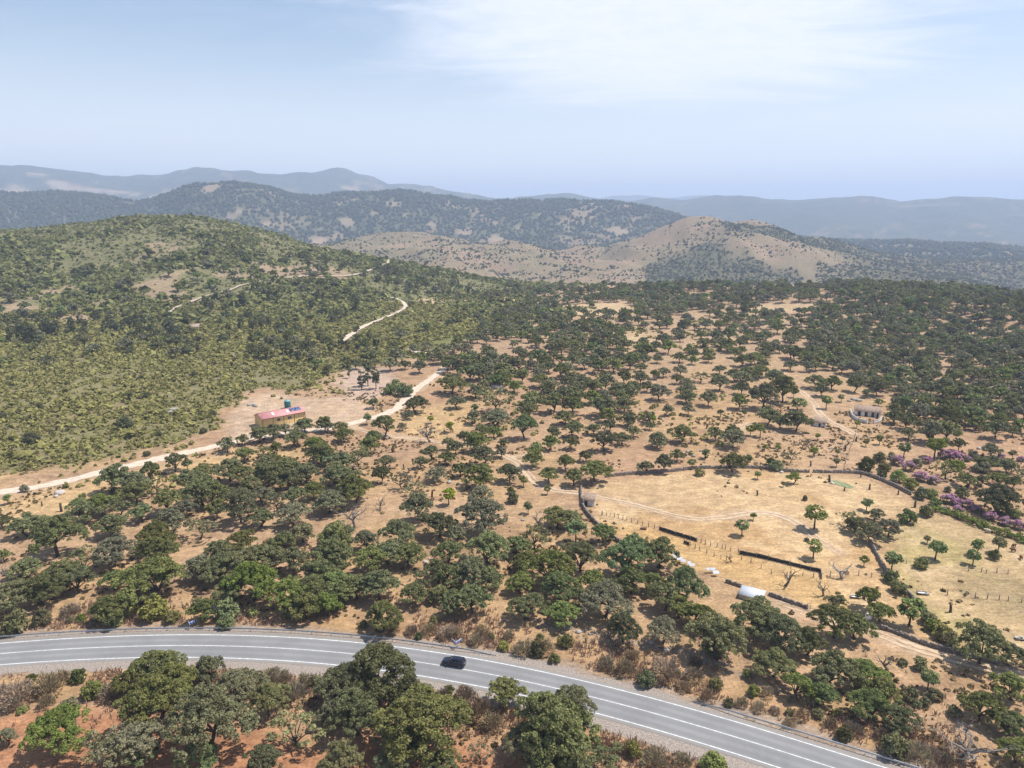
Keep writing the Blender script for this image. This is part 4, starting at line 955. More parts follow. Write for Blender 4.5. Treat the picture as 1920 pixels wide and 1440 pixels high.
KS = {'b': ('bright', 'bright green'), 'l': ('lime', 'lime green'), 'y': ('yellow', 'yellowish, thin'), 'g': ('mid', 'mid green'), 'd': ('dark', 'dark green'), '': ('mid', 'mid green')}
rng = np.random.default_rng(31)
for i, (s, p, w) in enumerate(zip(saps, SP_, SW)):
    lf, lk = KS[s[3]]; w = float(w) * 1.05
    plant('young_tree', SAP[i % 4], p.tolist(), w / .72, w * 1.25, float(rng.random() * 6.28), 'young tree', 'young trees standing in the open pasture', LEAF[lf], look=lk, noun='young tree', px=(s[0], s[1]))
bush = lst(0, 1080, Sc, '230,230,130m 90,250,180g 445,230,60l 380,240,50g 515,250,60g 620,240,110m 560,170,110m 680,170,150m 840,180,190m 940,220,110m 1110,230,60g 1080,150,100g 1240,190,160m 1230,250,110m 1375,200,70m 1560,215,50g 165,560,70m 430,545,110m 500,625,130m 380,690,90g 120,730,60l 220,790,70y 1720,575,90m 40,300,90m') + \
    lst(600, 1080, Sc, '235,265,60d 320,290,45m 540,325,60d 935,330,45d 1000,380,80m 1340,355,100d 1280,450,75d 1200,335,55m 1190,395,120m 1780,560,130m 1135,180,55l 760,690,90m 700,625,70m 1700,950,110m 1620,935,80m 1390,170,90d 1240,170,90d 620,240,60m') + \
    lst(1260, 1080, Sc, '30,530,55m 240,590,90m 310,690,70m 445,630,78l 800,750,80m 940,860,110m 1090,930,150m 1220,930,180m 1430,650,100g 1540,740,90g 1350,480,100g 1260,470,60g 1300,650,100g 1340,700,55m 230,390,150b 225,1030,185l 1400,235,100m 1435,275,110m 1475,310,115m 1525,348,115m 410,540,70m 640,740,60m 900,745,60m 1380,690,70g 680,832,30d') + \
    lst(1260, 680, Sc, '725,740,40d 735,965,34d 1360,1095,88m 1760,1052,72d 570,560,95m 1200,1170,105m 1235,1225,110m 150,600,60m 540,545,60m') + \
    lst(1560, 820, z1, '480,195,160m 360,280,210m 525,290,140m 500,370,115m 665,400,165m 780,470,170m 900,570,170m 990,560,150m 1030,650,120b 755,805,200b 940,745,160m 850,265,130g 1260,265,150l 1500,300,180g 1300,560,160g 1160,520,90g 1700,720,150l 1820,760,150l 600,190,110g 1420,190,120g 1620,240,150g') + \
    lst(600, 680, Sc, '795,790,52l 460,150,110b 420,120,90b 380,150,80b 1050,740,90d 1040,700,60d') + lst(0, 680, Sc, '1160,280,55d 1110,370,52d 680,330,100d 165,420,95d 215,240,60d 10,290,55d 890,380,60m 1060,65,42d 800,180,52d 130,690,60g 800,495,50d')
BP, BW = crown_at([s[0] for s in bush], [s[1] for s in bush], [s[2] for s in bush], hc=.28)
KB = {'m': ('scrub', 'olive green'), 'g': ('grey', 'grey-green'), 'd': ('dark', 'dark green'), 'l': ('lime', 'lime green'), 'b': ('bright', 'bright green'), 'y': ('yellow', 'yellowish'), '': ('scrub', 'olive green')}
for i, (s, p, w) in enumerate(zip(bush, BP, BW)):
    lf, lk = KB[s[3]]; w = float(w) * 1.12
    d_ = float(dist_line(p[:1], p[1:2], roadx, roady)[0])
    if d_ < 6.2: continue
    plant('bush', BUSH[i % 5], p.tolist(), w, w * float(rng.uniform(.95, 1.2)), float(rng.random() * 6.28), 'bush', 'bushes by the road, walls and tracks', LEAF[lf], parts=('foliage', 'stem'), look=lk, noun='bush', px=(s[0], s[1]))
dry = lst(0, 1080, Sc, '100,650,150 260,605,140 60,700,90 330,560,80 600,650,90 1480,560,130 1600,640,140 1560,560,70 250,690,80 380,190,90 20,620,80 1660,580,80 700,210,60') + lst(600, 1080, Sc, '390,285,80 690,310,90 500,300,60 740,310,70 850,350,80 1110,390,110 1160,450,90 1230,390,90 1900,520,150 1660,500,110 1560,480,80 820,640,60 870,740,130 940,800,110 1830,1000,140 880,310,70 1030,330,60 600,290,60 1700,440,80 1860,600,90 780,640,80 660,660,80') + lst(1260, 1080, Sc, '120,540,90 60,600,70 190,660,80 380,690,70 560,730,55 700,760,70 640,800,60 1330,970,120 830,870,60 990,830,80 1000,940,90 60,1010,90 1150,870,80 860,800,60 470,720,60 520,640,60 1180,1000,80 1420,960,70 130,470,70 250,500,60 740,690,60 1500,1000,80')
DP, DW = crown_at([s[0] for s in dry], [s[1] for s in dry], [s[2] for s in dry], hc=.32)
for i, (s, p, w) in enumerate(zip(dry, DP, DW)):
    w = float(w) * 1.15
    if float(dist_line(p[:1], p[1:2], roadx, roady)[0]) < 6.4: continue
    plant('dry_shrub', DRYB[i % 5], p.tolist(), w, w * float(rng.uniform(.7, 1.0)), float(rng.random() * 6.28), 'dry shrub', 'withered brown shrubs on the road banks', LEAF['dry'], parts=('foliage', 'stem'), look=('withered brown', 'straw brown', 'half-dead brown')[i % 3], noun='shrub', px=(s[0], s[1]))
# oleanders: dark foliage below, blossom on top
OLE = []
for k in range(3):
    r_ = np.random.default_rng(400 + k); C = []
    for _ in range(34):
        d = unit(r_, 1)[0]; s = r_.uniform(.6, 1.05); C.append((d[0] * .34 * s, d[1] * .34 * s, .10 + abs(d[2]) * .36 * s, .12 * r_.uniform(.7, 1.2), np.clip(.45 + r_.normal() * .16, 0, 1)))
    V, t = foliage(C, 1100, .06, r_); V2, t2 = foliage([(x, y, z + .045, R, .5) for x, y, z, R, _ in C if z > .14 and r_.random() < .9], 1000, .048, r_)
    OLE.append((leaf_mesh('foliage', V, t, LEAF['grey']), leaf_mesh('blossom', V2, t2, LEAF['pink'])))
ole = lst(1560, 820, z1, '1130,170,150 1250,195,190 1340,205,110 650,230,150 770,285,160 890,385,170 1010,425,130 1170,610,160 1265,645,130 1370,665,130 1440,715,110 1590,785,150 1740,840,140 1870,875,150 1890,215,90 1690,200,100 960,225,110') + lst(1260, 680, Sc, '1845,155,80 1890,165,70 1560,800,70')
OP, OW = crown_at([s[0] for s in ole], [s[1] for s in ole], [s[2] for s in ole], hc=.30)
for i, (s, p, w) in enumerate(zip(ole, OP, OW)):
    r_ = thing('oleander_bush', None, 'oleander', p.tolist(), float(rng.random() * 6.28), 'pink oleanders along the stream bed')
    w = float(w) * 1.1; r_.scale = (w, w, w * 1.05); obj('foliage', OLE[i % 3][0], r_); obj('blossom', OLE[i % 3][1], r_)
    REG.append([r_, s[0], s[1], 'oleander bush', 'pink-flowering'])
euc = [(425,588,27),(545,662,32),(560,670,28),(620,652,26),(672,648,24),(690,656,24),(706,645,22),(352,646,22),(690,705,38),(705,712,34),(678,716,30),(456,565,24),(90,615,26),(105,618,24),(48,622,28),(20,628,26),(240,598,20),(255,604,22),(270,598,18),(300,596,20),(285,610,20),(315,607,18),(160,610,18),(200,612,18),(470,632,16),(492,690,0),(585,572,18),(612,585,16),(630,590,18),(556,590,16),(524,616,16),(506,606,18),(480,604,18),(640,640,18),(576,640,16),(390,575,20),(404,552,22),(520,556,18),(612,490,14),(580,498,14),(655,478,12),(800,500,14),(820,512,14),(848,522,12),(742,512,12),(1417,561,26),(860,537,12),(195,452,12),(350,600,18),(372,652,14),(500,640,14),(538,612,14),(655,700,18)]
ge = np.random.default_rng(44); bx = np.concatenate([ge.uniform(-10, 345, 38), ge.uniform(360, 700, 20)]); by_ = np.concatenate([602 + 22 * ge.random(38) + 10 * np.sin(bx[:38] / 40), ge.uniform(545, 650, 20)])
euc = [e for e in euc if e[2] > 0] + [(float(a), float(b), float(ge.uniform(15, 27))) for a, b in zip(bx, by_)] + [(640, 645, 20), (652, 650, 18)]
EP = at([e[0] for e in euc], [e[1] + e[2] * .5 for e in euc])
for i, (e, p) in enumerate(zip(euc, EP)):
    dep = p[1] * cp - (p[2] - CAMH) * spi; h = e[2] * dep / F * 1.25; wf = .55 if e[0] == 1417 else float(rng.uniform(.85, 1.25))
    plant('eucalyptus_tree', EUC[i % 4], p.tolist(), h * wf, h, float(rng.random() * 6.28), 'tall tree', 'tall dark trees standing in the scrub', LEAF['euca'] if i % 3 else LEAF['dark'], look=('tall dark', 'upright grey-green', 'ragged tall')[i % 3], noun='eucalyptus', px=(e[0], e[1]))
# dead trees
dead = [(805,816,45,'d','grey bare tree in the middle of the dry clearing'),(664,975,55,'d','wide bare grey tree among the oaks of the dense grove'),(712,948,34,'d','leaning bare tree near the thin-crowned oaks'),(1000,980,42,'d','low bare tree tangled beside a rock heap'),(1580,1070,55,'p','bleached twisted dead tree standing alone in the golden paddock'),(1475,1085,50,'d','dark dead tree behind the white-roofed shed'),(1372,1046,26,'d','forked dead stump by the gap in the black netting'),(1387,1035,14,'d','small dead snag at the corner of the black netting'),(1545,1106,40,'d','bare limbs of a dying oak by the lower stone wall'),(1666,1242,52,'d','fallen half-dead oak with crooked limbs on the brown slope'),(1808,1390,115,'d','large leafless grey tree at the bottom corner of the picture'),(12,1080,45,'d','dead branches leaning in at the picture edge above the guard rail'),(1585,830,26,'d','scrawny bare tree on the pasture below the white stable')]
DPx, DWd = crown_at([d[0] for d in dead], [d[1] for d in dead], [d[2] for d in dead], hc=.30)
for i, (d, p, w) in enumerate(zip(dead, DPx, DWd)):
    r_ = thing('dead_tree', d[4], 'dead tree', p.tolist(), float(rng.random() * 6), 'dead trees'); w = float(w) * 1.15
    r_.scale = (w * 1.15, w * 1.15, w * (1.15 if d[2] < 100 else .8)); o = obj('limbs', DEADPALE if d[3] == 'p' else (TWIGGY if d[2] in (55, 115, 45) else DEADS[i % 3]), r_)
# hedge beside the right paddock
def hedge(px, wd, ht, label, leaf):
    P = line_at(px); x, y = smooth_line(P[:, 0], P[:, 1], .9); r3 = np.random.default_rng(len(px)); C = []
    for a, b in zip(x, y):
        for _ in range(5):
            C.append((a + r3.normal() * wd * .28, b + r3.normal() * wd * .28, height1(a, b) + abs(r3.normal()) * ht * .30 + .2, ht * .26 * r3.uniform(.7, 1.25), np.clip(.5 + r3.normal() * .17, 0, 1)))
    V, t = foliage(C, len(C) * 26, .34, r3); r_ = thing('hedge', label, 'hedge'); obj('foliage', leaf_mesh('foliage', V, t, LEAF[leaf]), r_)
    return r_
hedge([(1752,958),(1775,962),(1804,973),(1841,989),(1888,1006),(1925,1018),(1990,1040)], 2.6, 2.6, 'long dense green hedge of bramble beside the oleanders and the pale sheep', 'mid')
# stumps
stumps = [(1420,925,9),(1583,917,8),(1630,914,10),(1684,924,8),(1715,946,12),(1555,898,13),(1614,892,7),(1782,1141,15),(736,843,12),(757,874,7),(767,883,7),(810,926,12),(115,953,14),(79,945,8),(227,1013,13),(1605,824,9),(1520,870,9),(1585,840,9),(1325,800,8)]
sm = MB(); r3 = np.random.default_rng(3); sm.tube([(0, 0, -.1), (.02, 0, .3), (.05, .03, .7), (.12, .05, 1.0)], [.19, .16, .15, .13], 8); sm.tube([(.04, .02, .6), (.22, .1, .85)], [.07, .05], 6)
stump_me = sm.mesh('stump', M_bark, True); C = [(.1, .04, .95, .16, .5), (.2, .1, .85, .12, .4), (.03, 0, .7, .12, .6)]; V, t = foliage(C, 90, .12, r3); sprout = leaf_mesh('sprouts', V, t, LEAF['mid'])
P = at([s[0] for s in stumps], [s[1] + s[2] * .45 for s in stumps])
for i, (s, p) in enumerate(zip(stumps, P)):
    dep = p[1] * cp - (p[2] - CAMH) * spi; h = s[2] * dep / F * 1.1
    r_ = thing('tree_stump', None, 'tree stump', p.tolist(), float(rng.random() * 6), 'sawn-off tree stumps in the pasture'); r_.scale = (h * .9, h * .9, h); obj('stump', stump_me, r_)
    if i % 2 == 0: obj('sprouts', sprout, r_)
    REG.append([r_, s[0], s[1], 'tree stump', 'sprouting' if i % 2 == 0 else 'bare dark'])
# ------------------------------------------------------------------ rocks and rubble
M_rock = surf('granite', (.36,.335,.31), .9, var=.3, scale=1.4, bump=.5, spec=.15)
M_rockpale = surf('pale_rock', (.52,.47,.42), .9, var=.25, scale=1.2, bump=.5, spec=.15)
def rock_arr(r3, nseg=7, rings=4):
    V = []
    for i in range(rings + 1):
        ph = math.pi * i / rings
        for k in range(nseg):
            th = 2 * math.pi * k / nseg; V.append((math.sin(ph) * math.cos(th), math.sin(ph) * math.sin(th), math.cos(ph)))
    V = np.array(V); V *= (1 + r3.uniform(-.22, .22, len(V)))[:, None]; V[:nseg] = (0, 0, .95); V[-nseg:] = (0, 0, -.9)
    V *= r3.uniform(.7, 1.15, 3) * np.array([1, 1, .7]); q = [(i * nseg + k, (i + 1) * nseg + k, (i + 1) * nseg + (k + 1) % nseg, i * nseg + (k + 1) % nseg) for i in range(rings) for k in range(nseg)]
    return V, q
ROCKS = []
for k in range(6):
    V, q = rock_arr(np.random.default_rng(500 + k)); ROCKS.append(new_mesh('rock', V * .5, np.array(q), M_rock, False))
rocks = [(1042,1171,11,'r'),(1158,1199,9,'r'),(1220,1206,14,'r'),(1110,1180,8,'r'),(1262,1221,7,'r'),(1087,1160,9,'r'),(52,1152,12,'r'),(405,1143,18,'r'),(388,1127,14,'r'),(430,1127,12,'r'),(449,1133,10,'r'),(72,1301,18,'r'),(395,1158,12,'r'),(947,1163,9,'r'),(842,905,12,'r'),(858,908,10,'r'),(932,728,24,'p'),(945,734,16,'p'),(1030,770,12,'r'),(1045,774,10,'r'),(113,926,22,'p'),(105,932,14,'p'),(326,770,20,'r'),(318,774,12,'r'),(595,925,14,'p'),(605,921,10,'p'),(798,1055,12,'p'),(805,1048,8,'p'),(1508,748,0,''),(1610,752,14,'r'),(1600,750,12,'r'),(1592,753,9,'r'),(1512,828,0,''),(1465,886,9,'p'),(1560,907,10,'p'),(1835,842,14,'p'),(965,945,8,'r'),(980,976,9,'r'),(468,760,12,'r'),(478,762,14,'r'),(1290,848,10,'r'),(1300,856,12,'r'),(1315,846,9,'r'),(1380,820,10,'r'),(150,1165,16,'r'),(130,1160,12,'r'),(185,1168,14,'r'),(1556,842,8,'r')]
rocks = [q for q in rocks if q[2]]; P = at([q[0] for q in rocks], [q[1] for q in rocks])
for i, (q, p) in enumerate(zip(rocks, P)):
    dep = p[1] * cp - (p[2] - CAMH) * spi; w = q[2] * dep / F * .95
    o = obj('rock', ROCKS[i % 6], None, (p[0], p[1], p[2] + w * .12), float(rng.random() * 6)); o.scale = (w, w * .8, w * .8)
    if q[3] == 'p': slot(o, M_rockpale)
    tag(o, None, 'rock', 'boulders and rocks'); REG.append([o, q[0], q[1], 'rock', 'pale' if q[3] == 'p' else 'grey'])
# rubble ridge beside the road bend, loose stones
rb = MB(); r3 = np.random.default_rng(61)
P = line_at([(1005,1168),(1040,1174),(1090,1182),(1130,1190),(1165,1200),(1215,1208),(1265,1218),(1310,1232),(1360,1252),(1400,1268)]); x, y = smooth_line(P[:, 0], P[:, 1], .25)
for a, b in zip(x, y):
    for _ in range(5):
        s = .09 * math.exp(r3.normal() * .6); X, Y = a + r3.normal() * 1.1, b + r3.normal() * .9
        V, q = rock_arr(r3, 5, 3); rb.add(V * s + (X, Y, height1(X, Y) + s * .2), q=q)
P = at(r3.uniform(1050, 1420, 500), r3.uniform(1195, 1300, 500))
P = P[dist_line(P[:, 0], P[:, 1], roadx, roady) > 7]
for p in P:
    s = .07 * math.exp(r3.normal() * .5); V, q = rock_arr(r3, 5, 3); rb.add(V * s + p + (0, 0, s * .2), q=q)
tag(rb.build('rubble', M_rock), 'ridge of tumbled grey stones along the bank above the road', kind='stuff')
# dry grass of the banks: blades in tufts
P = []
g = np.random.default_rng(66); k_ = g.integers(0, len(roadx), 34000); o_ = g.choice([-1, 1], 34000) * (7.2 + np.abs(g.normal(0, 6.5, 34000)))
X = roadx[k_] + rnx[k_] * o_ + g.normal(0, 1, 34000); Y = roady[k_] + rny[k_] * o_ + g.normal(0, 1, 34000)
kk = (g.random(34000) < sstep(.36, .54, fbm(X, Y, 9, 3, 68))) & (dist_line(X, Y, roadx, roady) > 7.0); X, Y = X[kk], Y[kk]
def blades(P, H_, per, seed):
    """tufts of narrow upright blades"""
    g = np.random.default_rng(seed); n = len(P) * per; B = np.repeat(P, per, 0) + np.stack([g.normal(0, .16, n), g.normal(0, .16, n), np.full(n, -.02)], -1)
    h = np.repeat(H_, per) * g.uniform(.6, 1.2, n); a = g.uniform(0, 6.283, n); w = .05 + .07 * g.random(n); sd = np.stack([np.cos(a) * w, np.sin(a) * w, np.zeros(n)], -1)
    top = B + np.stack([g.normal(0, .22, n) * h, g.normal(0, .22, n) * h, h], -1)
    return np.stack([B - sd, B + sd, top + sd * .5, top - sd * .5], 1).reshape(-1, 3), np.clip(np.repeat(g.normal(.5, .22, len(P)), per) + g.normal(0, .15, n), 0, 1)
V, t = blades(np.stack([X, Y, height(X, Y)], -1), g.uniform(.35, .95, len(X)), 4, 67)
tag(obj('dry_grass', leaf_mesh('dry_grass', V, t, LEAF['straw'])), 'straw-coloured dry grass tufts on the road banks', kind='stuff')
# weeds in the pasture and under the oaks
x, y, g = scatter(30000, -.70, .72, 88, 330, 71); PXw, PYw, _ = project(x, y, height(x, y))
pr = sstep(.50, .66, fbm(x, y, 14, 3, 72)) * .85 * (1 - .95 * Z_gold.mask(x, y, 3, 3, 1)) * (1 - .8 * Z_right.mask(x, y, 3, 3, 3)) * (1 - .9 * Z_red.mask(x, y, 3, 3, 6)) * sstep(9, 13, dist_line(x, y, roadx, roady)) * (1 - Z_yard.mask(x, y, 3, 3, 11))
for k, (a_, b_) in TR.items(): pr *= sstep(2.0, 3.0, dist_line(x, y, a_[::4], b_[::4]))
kk = g.random(len(x)) < pr; x, y = x[kk], y[kk]; w = g.uniform(.35, 1.3, len(x)); print('weeds', len(x))
V, t = quad_clumps(np.stack([x, y, height(x, y)], -1), w, w * g.uniform(.4, .7, len(x)), 7, 73, .55)
tag(obj('undergrowth', leaf_mesh('undergrowth', V, t, leaf_mat('leaf_weeds', (.105,.085,.040), (.26,.205,.11), .2))), 'dull low weeds and cistus seedlings under the oaks', kind='stuff')
# fallen branches
fb = MB(); r3 = np.random.default_rng(9); P = at(r3.uniform(1488, 1522, 34), r3.uniform(826, 838, 34)); pc = P.mean(0)
for p in P:
    a = r3.random() * 6.3; l = r3.uniform(.8, 2.4); q = p - pc; fb.tube([q + (0, 0, .1), q + (math.cos(a) * l * .5, math.sin(a) * l * .5, .35), q + (math.cos(a) * l, math.sin(a) * l, .15)], [.14, .11, .06], 5)
r_ = thing('branch_heap', 'heap of dark fallen branches lying on the pasture left of the white house', 'branch heap', pc.tolist()); tag(fb.build('branches', M_bark, r_), kind='stuff')
# ------------------------------------------------------------------ dry-stone walls
def stone_wall(px, label, h=.95, w=.55, seed=0):
    P = line_at(px); x, y = smooth_line(P[:, 0], P[:, 1], .42); nx, ny = normals(x, y); r3 = np.random.default_rng(seed + 40); m = MB(); c0 = np.array([x[0], y[0], height1(x[0], y[0])])
    hz = height(x, y)
    courses = 4
    for c in range(courses):
        for i in range(len(x)):
            if c == courses - 1 and r3.random() < .25: continue
            ch = h / courses; tx, ty = ny[i], -nx[i]; ang = math.atan2(ty, tx) + r3.normal() * .12
            sz = (r3.uniform(.30, .55), w * r3.uniform(.85, 1.15) * (1 - .08 * c), ch * r3.uniform(.85, 1.25))
            m.box((x[i] + tx * .2 * (c % 2) - c0[0] + r3.normal() * .03, y[i] + ty * .2 * (c % 2) - c0[1] + r3.normal() * .03, hz[i] - c0[2] + ch * (c + .45)), sz, ang, r3.uniform(.75, .97))
    r_ = thing('stone_wall', label, 'stone wall', c0.tolist(), 0, 'dry-stone walls of the farm'); tag(m.build('stones', M_wallstone, r_), kind='stuff'); return r_
M_wallstone = surf('wall_stone', (.25,.215,.185), .95, var=.4, scale=2.2, bump=.4, spec=.1)
stone_wall([(1136,895),(1160,892),(1184,890),(1226,886),(1260,885),(1305,879),(1363,878),(1425,878),(1473,885),(1516,886)], 'long grey stone wall along the top of the golden paddock', 1.1, seed=1)
stone_wall([(1525,886),(1580,887),(1614,888),(1645,898),(1672,910),(1707,928)], 'stone wall curving down past the green bushes to the oleanders', 1.1, seed=2)
stone_wall([(1090,912),(1089,930),(1091,947),(1098,962),(1116,982),(1136,1001),(1157,1016),(1172,1024)], 'curved stone wall running down from the small stone hut', 1.2, seed=3)
stone_wall([(1362,1092),(1374,1096),(1388,1101)], 'short stretch of stone wall left of the white-roofed shed', .9, seed=4)
stone_wall([(1442,1116),(1473,1128),(1500,1137),(1512,1141)], 'stone wall right of the white-roofed shed, ending at a gate', .9, seed=5)
stone_wall([(1612,1168),(1640,1176),(1672,1184),(1724,1206),(1758,1217),(1827,1234),(1870,1246)], 'long dark stone wall below the white tank', .95, seed=6)
stone_wall([(1631,1020),(1638,1032),(1645,1044),(1653,1060),(1662,1076)], 'stone wall between the two paddocks, upper stretch by the grey oak', 1.2, seed=7)
stone_wall([(1696,1110),(1708,1123),(1722,1138),(1742,1158)], 'stone wall between the two paddocks, lower stretch by the lime bush', 1.2, seed=8)
stone_wall([(1757,956),(1768,955),(1778,957)], 'stub of stone wall at the corner above the right paddock', 1.0, seed=9)
# ------------------------------------------------------------------ fences
M_post = surf('weathered_wood', (.20,.165,.135), .95, var=.3, scale=6, spec=.1)
M_wire = surf('fence_wire', (.30,.29,.28), .6, metal=.6, var=.1)
M_net = surf('black_netting', (.028,.032,.036), .8, var=.3, scale=4, spec=.2)
post_me = MB(); post_me.tube([(0, 0, -.25), (0, 0, .6), (.01, .0, 1.25)], [.055, .05, .045], 6); post_me = post_me.mesh('post', M_post, True)
def fence(px, label, net=None, wires=(.35, .75, 1.1), every=None, group='wire fences of the farm', post_scale=1.0, nh=1.15):
    P = line_at(px)
    if every:
        x, y = smooth_line(P[:, 0], P[:, 1], every); P = np.stack([x, y, height(x, y)], -1)
    c0 = P[0].copy(); r_ = thing('fence', label, 'fence', c0.tolist(), 0, group)
    for i, p in enumerate(P):
        o = obj('post', post_me, r_, (p - c0).tolist(), float(rng.random() * 6)); o.rotation_euler[0] = float(rng.normal() * .05); s = float(rng.uniform(.85, 1.15)) * post_scale; o.scale = (s * 1.8, s * 1.8, s)
    for h in wires:
        m = MB(); m.tube([p - c0 + (0, 0, h * post_scale) for p in P], .012, 3); m.build('wire', M_wire, r_)
    if net:
        for a, b in zip(P[:-1], P[1:]):
            k = 4; t = np.linspace(0, 1, k); Q = a + (b - a) * t[:, None] - c0; d = b - a; nn = np.array([-d[1], d[0], 0]); nn /= np.linalg.norm(nn) + 1e-9
            top = Q + [0, 0, 1] * (nh + rng.normal(0, .05, k))[:, None] + nn * .02; bot = Q + (0, 0, .04) + nn * (rng.normal(0, .05, k))[:, None]
            m = MB(); V = np.concatenate([bot + nn * .012, top + nn * .012, top - nn * .012, bot - nn * .012]); q = [(L * k + i, L * k + i + 1, ((L + 1) % 4) * k + i + 1, ((L + 1) % 4) * k + i) for L in range(4) for i in range(k - 1)]
            m.add(V, q=q); m.build('netting', M_net, r_)
    return r_
fence([(1129,966),(1137,967),(1144,968),(1152,970),(1160,972),(1168,974),(1175,976),(1184,979),(1195,983),(1205,985),(1216,988),(1227,991),(1236,994)], 'wooden post fence running from the stone hut to the black netting')
fence([(1237,994),(1251,999),(1266,1004),(1280,1008),(1294,1012),(1306,1016)], 'upper screen of black netting on posts across the paddock', net=1, nh=1.05)
fence([(1282,1019),(1287,1021),(1292,1023)], 'short lower piece of black netting below the long screen', net=1, nh=.9)
fence([(1308,1016),(1314,1018),(1322,1021),(1332,1024),(1344,1026),(1354,1029),(1360,1030),(1370,1033),(1384,1037)], 'row of thin posts between the two black netting screens')
fence([(1294,1024),(1303,1029),(1312,1032),(1325,1037),(1339,1043),(1352,1048),(1362,1051)], 'lower row of posts parallel to the netting screens')
fence([(1386,1039),(1400,1042),(1418,1045),(1440,1050),(1457,1054),(1480,1060),(1500,1065),(1520,1070),(1538,1074)], 'long black netting screen in front of the bleached dead tree', net=1, nh=1.0)
fence([(1390,1050),(1408,1055),(1427,1066),(1446,1076),(1475,1082),(1505,1080),(1525,1082),(1540,1086)], 'bent lower fence of the netted pen with thin posts')
fence([(1538,1074),(1539,1080),(1540,1086)], 'short netted end of the pen below the dead tree', net=1, nh=1.0)
fence([(1640,1046),(1628,1042),(1689,1053)][::-1][:1] + [(1699,1057),(1715,1062),(1735,1064)], 'few leaning posts beside the round green bush in the right paddock', every=None)
fence([(1776,1116),(1810,1119),(1828,1122),(1851,1123),(1873,1125),(1890,1127),(1915,1130)], 'widely spaced wire fence across the right paddock')
fence([(1815,1072),(1840,1073),(1849,1075),(1869,1074),(1890,1076)], 'low broken fence beside the thin yellowish bush')
fence([(1604,816),(1599,830),(1592,848),(1586,866),(1581,884)], 'straight wire fence running down from the stable to the stone wall', every=4.5)
fence([(1649,801),(1640,808),(1630,818),(1622,830)], 'wire fence slanting away from the stable yard', every=4)
fence([(1625,826),(1612,824),(1604,822)], 'short fence across the track end below the stable', every=3)
fence([(1556,1082),(1580,1080),(1610,1079),(1634,1082),(1652,1080)], 'thin posts from the bleached dead tree to the stone wall')
fence([(1640,1050),(1100,1000)][:0] + [(1040,1190),(1072,1198),(1099,1205),(1115,1207),(1128,1209),(1154,1211),(1181,1213),(1203,1216),(1262,1221),(1294,1234),(1326,1247),(1362,1263),(1459,1304),(1525,1330)], 'line of leaning posts along the stony bank above the road', wires=(.4, .9))
fence([(320,1140),(342,1138),(366,1140),(385,1140),(404,1138),(430,1142)], 'posts among the rocks above the guard rail')
fence([(55,1330),(75,1329),(115,1326),(147,1326),(163,1325),(190,1322)], 'old posts along the red field below the road', wires=(.4, .8))
fence([(880,1385),(913,1392),(960,1400)], 'posts in the yellow grass below the tall roadside oak', wires=(.4, .8))
# ------------------------------------------------------------------ guard rails, marker posts, chevron boards
M_steel = surf('galvanised_steel', (.42,.42,.42), .45, metal=.75, var=.15, scale=1.0, spec=.5)
M_white = surf('white_plastic', (.78,.78,.76), .5, var=.05)
M_blackp = surf('black_plastic', (.02,.02,.02), .5, var=.05)
s_road = np.concatenate([[0], np.cumsum(np.hypot(np.diff(roadx), np.diff(roady)))])
RPX, RPY, _ = project(roadx, roady, np.zeros(len(roadx)))
def road_pt(s, o):
    x = np.interp(s, s_road, roadx); y = np.interp(s, s_road, roady); a = np.interp(s, s_road, rnx); b = np.interp(s, s_road, rny); return x + a * o, y + b * o, a, b
def guard_rail(s0, s1, off, label, end0=False, end1=True):
    x0, y0, _, _ = road_pt(s0, off); r_ = thing('guard_rail', label, 'guard rail', (float(x0), float(y0), 0), 0, 'steel guard rails of the road')
    s = np.arange(s0, s1, 1.0); prof = [(.02, .76), (-.05, .70), (-.05, .66), (.02, .61), (.02, .59), (-.05, .54), (-.05, .50), (.02, .44), (.035, .44), (.035, .76)]
    drop = np.zeros(len(s)); out = np.zeros(len(s))
    for e, k in ((end0, s - s0), (end1, s1 - s)):
        if e: drop = np.maximum(drop, sstep(7, 0, k) * .62); out = np.maximum(out, sstep(9, 0, k) * .5)
    V = []
    for o, z in prof:
        x, y, a, b = road_pt(s, off + out + o); V.append(np.stack([x - x0, y - y0, z - drop], -1))
    n = len(s); V = np.concatenate(V); K = len(prof); a = np.arange(n - 1)
    q = np.concatenate([np.stack([c * n + a, c * n + a + 1, ((c + 1) % K) * n + a + 1, ((c + 1) % K) * n + a], -1) for c in range(K)])
    obj('beam', new_mesh('beam', V, q, M_steel), r_)
    pm = MB(); pm.box((0, 0, .30), (.10, .06, .76)); pm = pm.mesh('post', M_steel)
    for k in np.arange(s0 + 2, s1 - 3, 4.0):
        x, y, a_, b_ = road_pt(k, off + .10 + float(np.interp(k, s, out))); obj('post', pm, r_, (float(x - x0), float(y - y0), 0), math.atan2(b_, a_))
s_of = lambda px: float(np.interp(px, RPX, s_road))
OFF = HALF + 1.45
guard_rail(s_of(-200), s_of(915), OFF, 'long steel guard rail round the outer road bend, ending by the dark car')
guard_rail(s_of(1285), s_of(1800), OFF, 'steel guard rail along the far side of the road at the lower corner', True, False)
mp_me = MB(); mp_me.box((0, 0, .5), (.12, .05, 1.05), 0, .9); mp_me = mp_me.mesh('post', M_white); bd_me = MB(); bd_me.box((0, 0, .88), (.125, .056, .14)); bd_me = bd_me.mesh('band', M_blackp)
